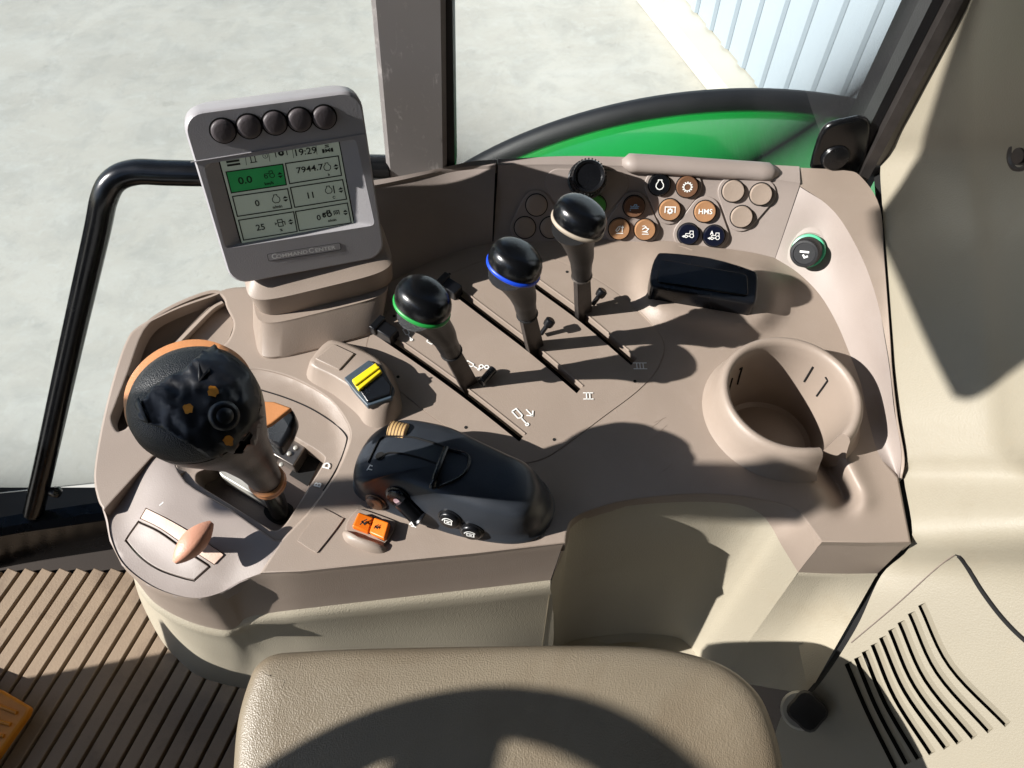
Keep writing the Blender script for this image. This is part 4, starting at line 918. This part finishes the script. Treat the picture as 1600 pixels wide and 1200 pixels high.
# ================================================================== YELLOW SWITCH BLOCK
ys = thing('yellow_switch_block', 'raised taupe switch block with a black and yellow rocker', 'switch block', P(555, 610, 0))
bt = cr([(481, 592), (486, 566), (508, 540), (530, 534), (570, 548), (612, 580), (628, 630), (622, 652), (596, 668), (572, 664), (556, 645), (520, 616)], 4, True)
tt = cr([(485, 572), (490, 556), (508, 536), (524, 532), (562, 546), (596, 566), (610, 600), (616, 622), (604, 634), (578, 634), (560, 616), (520, 590)], 4, True)
b3 = np.array([P(u, v, 0) for u, v in bt]); t3 = np.array([P(u, v, .0165) for u, v in tt]); 
rows = [b3, b3*.7+t3*.3, b3*.2+t3*.8, t3]; c = t3.mean(0); q = c+(t3-c)*.95; q[:, 2] = .0185; rows.append(q); q2_ = c+(t3-c)*.85; q2_[:, 2] = .019; rows.append(q2_)
ob('block_body', *lofts([list(r) for r in rows], True, False, True), TAUPE, ys, ang=60)
ob('blank_cap', *slab([(492, 560), (522, 537), (554, 552), (530, 578)], .0205, .003), TAUPE, ys, bevel=.0008)
rkp = [(537, 590), (576, 562), (596, 572), (616, 606), (612, 622), (574, 634), (556, 614)]
ob('rocker_frame', *slab(rkp, .0215, .006), mat('slate_plastic', (62, 74, 84), .4, .1, 500), ys, bevel=.001)
ob('rocker', *slab([(550, 593), (585, 568), (612, 602), (610, 616), (574, 628)], .0235, .003), BLACK, ys, bevel=.0012)
ya = [P(549, 593, .0255), P(587, 566, .0255), P(597, 580, .0265), P(560, 610, .0265)]
ob('yellow_pad', *pslab(ya, nrm(np.array([0, -.1, 1])), .004), YELLOW, ys, bevel=.0012)
ob('pad_rib', *tube([P(555, 602, .0268), P(592, 574, .0268)], .0009, 8), YELLOW, ys)

# ================================================================== ORANGE ROCKER
osw = thing('orange_rocker_switch', 'bright orange two part rocker switch in a taupe bezel', 'rocker switch', P(580, 822, 0))
ob('bezel', *slab(cr([(540, 826), (544, 812), (556, 798), (564, 795), (612, 812), (618, 818), (612, 834), (600, 850), (592, 853), (548, 838)], 4, True), .0022, .004), TAUPE, osw, bevel=.0007)
bu = cr([(535, 834), (540, 830), (556, 838), (590, 850), (604, 856), (600, 864), (580, 864), (555, 855), (540, 846)], 4, True)
c = np.mean([P(u, v, 0) for u, v in bu], 0); b3 = np.array([P(u, v, 0) for u, v in bu]); rows = [b3]
for k, z in ((.92, .003), (.75, .0055), (.45, .0072), (.1, .0078)): q = c+(b3-c)*k; q[:, 2] = z; rows.append(q)
ob('finger_guard', *lofts([list(r) for r in rows], True, False, True), TAUPE, osw, ang=60)
ob('well', *slab([(551, 820), (561, 801), (610, 817), (600, 846)], .0026, .002), PITB, osw)
ob('rocker_half', *pslab([P(550, 822, .009), P(560, 800, .0085), P(584, 808, .0065), P(576, 832, .0065)], nrm([.1, 0, 1]), .006), ORANGE, osw, bevel=.0012)
ob('rocker_half', *pslab([P(576.4, 832, .0065), P(584.4, 808, .0065), P(608, 816, .0095), P(600, 842, .0100)], nrm([-.12, 0, 1]), .006), ORANGE, osw, bevel=.0012)
for (u, v, s) in ((568, 816, 1.0), (588, 823, .7)):
    o3 = P(u, v, .0092 if s == 1 else .0095); ob('printed_mark', *join(ribbon([(x*s, y*s) for x, y in mm([(-2.4, -2), (0, 1), (2.4, 2.4)])], .0009, o3, X, Y), ribbon([(x*s, y*s) for x, y in mm([(-1.5, 1), (1, -1.4), (2, .4)])], .0013, o3, X, Y)), INK, osw)

# ================================================================== BLACK MODULE, SOCKET
md_ = thing('black_ashtray', 'black rectangular lidded box set into the console below the buttons', 'ashtray', P(1100, 450, 0))
mo = [(1026, 399), (1040, 394), (1110, 402), (1172, 420), (1184, 430), (1183, 462), (1178, 474), (1160, 472), (1100, 462), (1030, 450), (1017, 444), (1018, 420)]
mt3 = cr(mo, 3, True)
ob('lid', *slab(mt3, .027, .030), BLACK, md_, bevel=.003)
mi = quadround([(1032, 404), (1168, 428), (1170, 462), (1026, 440)], 7); ob('lid_inlay', *slab(mi, .0285, .002), BLACKG, md_, bevel=.0008)
sg = thing('power_socket', 'round power socket with green collar and black plug cap', 'socket', hit(BANKB, 1262, 395)[0])
l, n = hit(BANKB, 1264, 392); e1, e2, aa = frame(n)
ob('recess_ring', *lathe(l, n, [(.024, -.003), (.0235, .0008), (.021, .0016), (.0165, .0018), (.016, .001)], 40), TAUPE2, sg, ang=60)
ob('green_collar', *lathe(l, n, [(.0150, -.002), (.0152, .006), (.0145, .0075), (.0125, .008)], 40), SOCKG, sg, ang=40)
ob('plug_cap', *lathe(l+n*.006, nrm(n+np.array([-.22, -.38, 0])), [(.0128, 0), (.0132, .004), (.0130, .013), (.0118, .0155), (.0098, .0158), (.0094, .0150), (.001, .0150)], 40), CAPM, sg, ang=40)
ax_ = nrm(n+np.array([-.22, -.38, 0])); ea, eb, nn_ = frame(ax_); o3 = l+n*.006+ax_*.0153
ob('printed_mark', *join(ribbon(mm([(-4, 1.6), (4, 1.6)]), .0018, o3, ea, eb), ribbon(mm([(-1, -1), (.6, -3.4), (3.4, -2)]), .0016, o3, ea, eb)), WHITE, sg)

# ================================================================== GEAR LEVER
gl_ = thing('gear_lever', 'gear lever with a large knob wrapped in black tape', 'gear lever', P(440, 800, -.028))
B_ = P(438, 802, -.028); Hc = P(312, 638, .172); Hd = nrm(Hc-B_)
cn = P(418, 752, .048)
ob('shaft', *tube([B_, P(430, 780, .0)+0*Z, cn+np.array([0, 0, .004])], [.0075, .0075, .0075], 16), BLACKG, gl_)
ob('collar', *lathe(cn, nrm(Hc-cn), [(.0118, -.004), (.0128, -.003), (.0128, -.0005), (.012, 0), (.0128, .0006), (.0128, .0035), (.0115, .0045)], 24), OCHRE, gl_, ang=40)
KN = 64
def krow(c, r, tilt, eggx, z_noise=0):
    r = r*.95
    out = []
    e1, e2, aa = frame(tilt)
    for k in range(KN):
        t = 2*math.pi*k/KN; rr = r*(1+.05*math.cos(t-math.radians(150))+.03*math.cos(2*t+.6)); out.append(c+e1*rr*eggx*math.cos(t)+e2*rr*math.sin(t))
    return out
tl_ = nrm([-.05, -.10, 1]); pth = cr([cn+np.array([0, 0, .003]), cn*.62+Hc*.38+np.array([.004, -.001, 0]), cn*.3+Hc*.7+np.array([.002, 0, 0]), Hc], 6); rows = []
for i, c in enumerate(pth):
    s = i/(len(pth)-1); rows.append(krow(c, float(np.interp(s, [0, .25, .5, .75, .92, 1], [.0115, .0142, .0192, .0295, .0360, .0372])), nrm(tl_*s+nrm(Hc-cn)*(1-s)), 1.0))
ob('knob_body', *lofts(rows, True, True, True), SLEEVE, gl_, ang=60)
ob('orange_shell', *lofts([krow(Hc+np.array([-.0040, .0046, -.008]), .0350, tl_, 1), krow(Hc+np.array([-.0043, .0050, -.003]), .0374, tl_, 1), krow(Hc+np.array([-.0043, .0052, .004]), .0376, tl_, 1), krow(Hc+np.array([-.005, .0055, .009]), .0352, tl_, 1), krow(Hc+np.array([-.003, .003, .011]), .0300, tl_, 1)], True, True, True), OCHRE, gl_, ang=50)
capr = [krow(Hc+tl_*z, r, tl_, 1) for r, z in ((.0372, .001), (.0374, .004), (.0362, .010), (.0330, .0150), (.0280, .0188), (.0200, .0215), (.010, .0230), (.001, .0234))]
cap = lofts(capr, True, False, True); CAPB = bvh(cap)
ob('knob_cap', *cap, LEATHER, gl_, ang=60)
# tape wrap: wrinkled sheet lying over the cap and the near side
tp = cr([(216, 652), (228, 628), (244, 606), (268, 590), (300, 572), (318, 552), (334, 544), (346, 556), (372, 574), (394, 602), (404, 634), (406, 664), (398, 690), (372, 702), (330, 712), (300, 694), (262, 672), (240, 664)], 4, True)
body_ = lofts(rows, True, False, False); ALLB = bvh(join(cap, body_))
from mathutils import noise as mn_
def wr(u, v):
    p = Vector((u/34., v/34., 1.3)); return mn_.noise(p*.8)*.0016+mn_.noise(Vector((u/18., v/44., 2)))*.0007+(1-abs(mn_.noise(Vector(((u+v)/70., (u-v)/26., 4)))))**6*.0014
def tapept(u, v, z):
    try: l, n = hit(ALLB, u, v); edge = 1
    except RuntimeError: l, n = P(u, v, .170), Z
    return l+n*(.0012+max(-.0006, wr(u, v)))
ob('tape_wrap', *sheet(tp, [], flat0, 6, .0, 0, mp=tapept), TAPE, gl_, ang=50, solid=.0006)
def flap(pts, name='tape_end'):
    ob(name, pts, [(0, 1, 2), (0, 2, 3)] if len(pts) == 4 else [(0, 1, 2)], TAPE, gl_, solid=.0006)
def onk(u, v, h): 
    try: l, n = hit(ALLB, u, v); return l+n*h
    except RuntimeError: return P(u, v, .172+h)
flap([onk(312, 572, .001), P(326, 549, .188), P(333, 543, .190), onk(346, 560, .001)]); flap([onk(312, 600, .002), onk(312, 572, .003), P(331, 545, .189), onk(330, 585, .003)])
flap([onk(240, 664, .001), P(206, 650, .180), P(218, 640, .182), onk(232, 640, .002)]); flap([P(206, 650, .180), P(217, 641, .182), onk(226, 625, .004), onk(240, 662, .003)])
def spot(u, v, r, seed):
    rs = np.random.default_rng(seed); pl = []
    for k in range(16):
        t = 2*math.pi*k/16; rr = r*(.75+.4*rs.random()); pl.append((u+rr*math.cos(t), v+rr*math.sin(t)))
    p3 = [tapept(a, b, 0)+np.array([0, -.0003, .0012]) for a, b in pl]; ob('orange_patch', p3, [tuple(range(16))], AMBER, gl_)
spot(335, 615, 8.5, 1); spot(297, 641, 8.5, 2); spot(355, 686, 7.5, 3)
q = tapept(350, 650, 0); _, n = hit(ALLB, 350, 650); ob('thumb_button', *lathe(q, n, [(.0085, -.002), (.0078, .0018), (.006, .0034), (.0045, .0030), (.0035, .0042), (.001, .0046)], 28), TAPE, gl_, ang=60)
# side paddle
pd = [P(408, 630, .075), P(428, 628, .08), P(458, 637, .082), P(461, 652, .08), P(452, 678, .07), P(436, 700, .06), P(418, 690, .055)]
ob('shift_paddle', *pslab(pd, Z, .016), BLACK, gl_, bevel=.004)
ob('paddle_face', *pslab([P(404, 626, .086), P(428, 627, .086), P(456, 637, .086), P(424, 662, .086), P(410, 668, .086)], Z, .004), OCHRE, gl_, bevel=.0012)

# ================================================================== SIDE TRIM with vents
def prj(p):
    q = np.array(p)-CAM; d = q@FW; return (800+F*(q@RT)/d, 600-F*(q@UP)/d, p[2])
EDGE = cr([prj((.3355+(z-.05)*.02, .552, z)) for z in (.30, .25, .20, .15, .10, .065)]+[(1377.5, 318, .050), (1384, 400, .045), (1393, 520, .037), (1397.5, 585, .030), (1405, 650, .022), (1416, 715, .010), (1411.5, 747, -.002), (1423.5, 846, -.003), (1376, 899, -.058), (1335, 985, -.10), (1272, 1078, -.16), (1225, 1105, -.19)], 6)
EV = EDGE
def edge_at(v):
    i = np.clip(np.searchsorted(EV[:, 1], v), 1, len(EV)-1); a, b = EV[i-1], EV[i]; t = (v-a[1])/(b[1]-a[1]+1e-9); t = min(1, max(0, t)); return a[0]+(b[0]-a[0])*t, a[2]+(b[2]-a[2])*t
def wallhit(u, v, p0, m):
    """height where the pixel ray meets the sheet x = x0 + m (z - z0)"""
    d = ray(u, v); t = (p0[0]+m*(H-p0[2]))/(d[0]-m*d[2]); return H+t*d[2]
VPN = nrm([-.66, -.50, .57]); VPO = P(1400, 880, -.035)
def trz(u, v):
    ue, ze = edge_at(v); p0 = P(ue, v, ze)
    k2 = sm(800, 930, v); z2 = PPL(u, v, VPO, VPN)[2]
    if k2 >= 1: return z2
    cu = 1497+max(0, v-250)*.10+max(0, v-700)*.9
    if u <= cu: z1 = wallhit(u, v, p0, .75)
    else:
        pc = P(cu, v, wallhit(cu, v, p0, .75)); k = sm(0, 40, u-cu); z1 = wallhit(u, v, pc, .75*(1-k)+.25*k)
    return z1*(1-k2)+z2*k2
TRO = [tuple(q[:2]+np.array([.8, 0])) for q in EDGE if q[1] > -60]+[(1215, 1135), (1200, 1180), (1195, 1290), (1760, 1290), (1760, -70)]
slots = []
tops = [(1325, 1035), (1340, 1027), (1352, 1017), (1366, 1006), (1379, 995), (1393, 983), (1408, 971), (1424, 957), (1440, 944)]
bots = [(1402, 1200), (1419, 1193), (1437, 1185), (1457, 1177), (1480, 1168), (1500, 1160), (1523, 1152), (1548, 1142), (1575, 1132)]
for i, (a, b) in enumerate(zip(tops, bots)):
    a = np.array(a, float); b = np.array(b, float); m_ = a*.54+b*.46+np.array([-2-1.7*i, 2+.9*i]); slots.append(slot(cr([a, m_, b], 6), 12.5))
trim = thing('side_trim', 'cream side trim panel with a shadowed crease and air vent slots', 'trim panel', P(1450, 900, -.2))
trs = sheet(TRO, slots, trz, 14, 0.0, .007)
tro = ob('trim_panel', *trs, TRIM, trim, ang=50)
for sl in slots:
    sl2 = offset(sl, 5); ob('vent_slot', [P(u, v, trz(u, v)-.014) for u, v in sl2], [tuple(range(len(sl2)))], PITB, trim)
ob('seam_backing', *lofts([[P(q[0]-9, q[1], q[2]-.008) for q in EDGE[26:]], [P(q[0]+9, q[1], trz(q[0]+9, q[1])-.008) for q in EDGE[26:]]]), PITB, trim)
rv_ = np.linspace(-60, 1285, 40); re_ = [P(1759, v, trz(1759, v)) for v in rv_]
ob('rear_return', *lofts([[q+np.array([-.001, 0, 0]) for q in re_], [q+np.array([.06, 0, .03]) for q in re_], [q+np.array([.75, 0, .06]) for q in re_]]), TRIM, trim, ang=50)
# vent plate outline step
vp = cr([(1330, 1004), (1400, 945), (1455, 895), (1484, 872), (1496, 868), (1510, 884), (1536, 926), (1570, 970), (1610, 1008), (1680, 1060)], 6)
ob('vent_step', *tube([P(u, v, trz(u, v)+.0002) for u, v in vp[:22]], .0005, 6), TAUPE_D, trim); ob('vent_step', *tube([P(u, v, trz(u, v)+.0002) for u, v in vp[22:]], [.0006]*3+[.0017]*(len(vp)-25), 6), PITB, trim)
q = P(1594, 243, trz(1594, 243)); n = nrm(np.cross(P(1600, 243, trz(1600, 243))-q, P(1594, 250, trz(1594, 250))-q)); n = n if n@(CAM-q) > 0 else -n; ob('screw_recess', *lathe(q, n, [(.0125, -.002), (.012, .0012), (.010, .0016), (.008, .0004), (.0062, .0004), (.0058, .0022), (.001, .0026)], 24), STEELD, trim, ang=40)
# adjusting knob on the lower trim
kb = thing('adjuster_knob', 'black adjuster knob on a pale washer beside the armrest', 'knob', P(1258, 1112, -.34))
q = P(1250, 1110, trz(1250, 1110)); n = nrm([-.35, -.2, 1])
ob('washer', *lathe(q, n, [(.016, -.004), (.016, .004), (.014, .007), (.009, .007)], 28), ZINC, kb, ang=40)
ob('knob', *lathe(q+np.array([.006, .0, 0]), n, [(.0135, .004), (.015, .010), (.015, .022), (.0130, .027), (.008, .028)], 28, lambda t: 1+.10*math.cos(4*t)), RUBBER, kb, ang=50)

# ================================================================== ARMREST
AR = [(366, 1178), (373, 1120), (388, 1068), (402, 1040), (430, 1022), (480, 1017), (600, 1012), (850, 1008), (1000, 1010), (1080, 1022), (1140, 1045), (1185, 1085), (1208, 1135), (1222, 1190), (1226, 1240), (1222, 1300), (1200, 1340), (1150, 1352), (800, 1356), (430, 1352), (380, 1330), (364, 1260)]
ap = cr(AR, 5, True); az = -.02
a3 = np.array([P(u, v, az-.016) for u, v in ap]); c = a3.mean(0); rows = []
def arow(d, z):
    # inset by d metres
    e = np.roll(a3, -1, 0)-np.roll(a3, 1, 0); e /= np.linalg.norm(e, axis=1)[:, None]; nn = np.stack([e[:, 1], -e[:, 0], 0*e[:, 0]], 1)
    if ((a3-c)*nn).sum() < 0: nn = -nn
    q = a3-nn*d; q[:, 2] = z; return list(q)
rows = [arow(.012, az-.06), arow(.003, az-.054), arow(0, az-.04), arow(0, az-.02), arow(.0015, az-.012), arow(.005, az-.0055), arow(.010, az-.0022), arow(.018, az-.0005), arow(.03, az)]
def capfill(pts):
    p = np.array(pts); vs = [Vector(q[:2]) for q in p]; n = len(p)
    rv, re, rf = delaunay_2d_cdt(vs, [(i, (i+1) % n) for i in range(n)], [], 0, 1e-7)[:3]; rv = np.array([tuple(q) for q in rv]); fs = [q for q in rf if len(q) == 3]
    k = inpoly(np.array([rv[list(q)].mean(0) for q in fs]), p[:, :2]); V = [(a, b, p[0, 2]) for a, b in rv]
    return V, [tuple(q) for q, kk in zip(fs, k) if kk]
ob('seat_armrest', *join(lofts(rows, True, True, False), capfill(rows[-1])), ARMM, ang=60, label='padded taupe seat armrest with fine leather grain', cat='armrest')

# ================================================================== PEDAL
pdl = thing('ochre_pedal', 'ochre ridged pedal edge standing over the floor mat', 'pedal', P(0, 1130, FZ))
zt = FZ+.03
ob('plate', *slab([(-120, 1030), (0, 1077), (46, 1104), (42, 1116), (-2, 1178), (-30, 1215), (-160, 1180)], zt, .012), MUSTARD, pdl, bevel=.003)
for k in range(3): ob('tread_rib', *tube([P(-110+k*6, 1060+k*32, zt+.001), P(-20, 1096+k*26, zt+.001), P(26-k*10, 1114+k*18, zt+.001)], .0022, 8), MUSTARD, pdl)
ob('pedal_arm', *tube([P(-90, 1120, zt-.01), P(-130, 1120, FZ+.0)], .008, 10), BLACK, pdl)
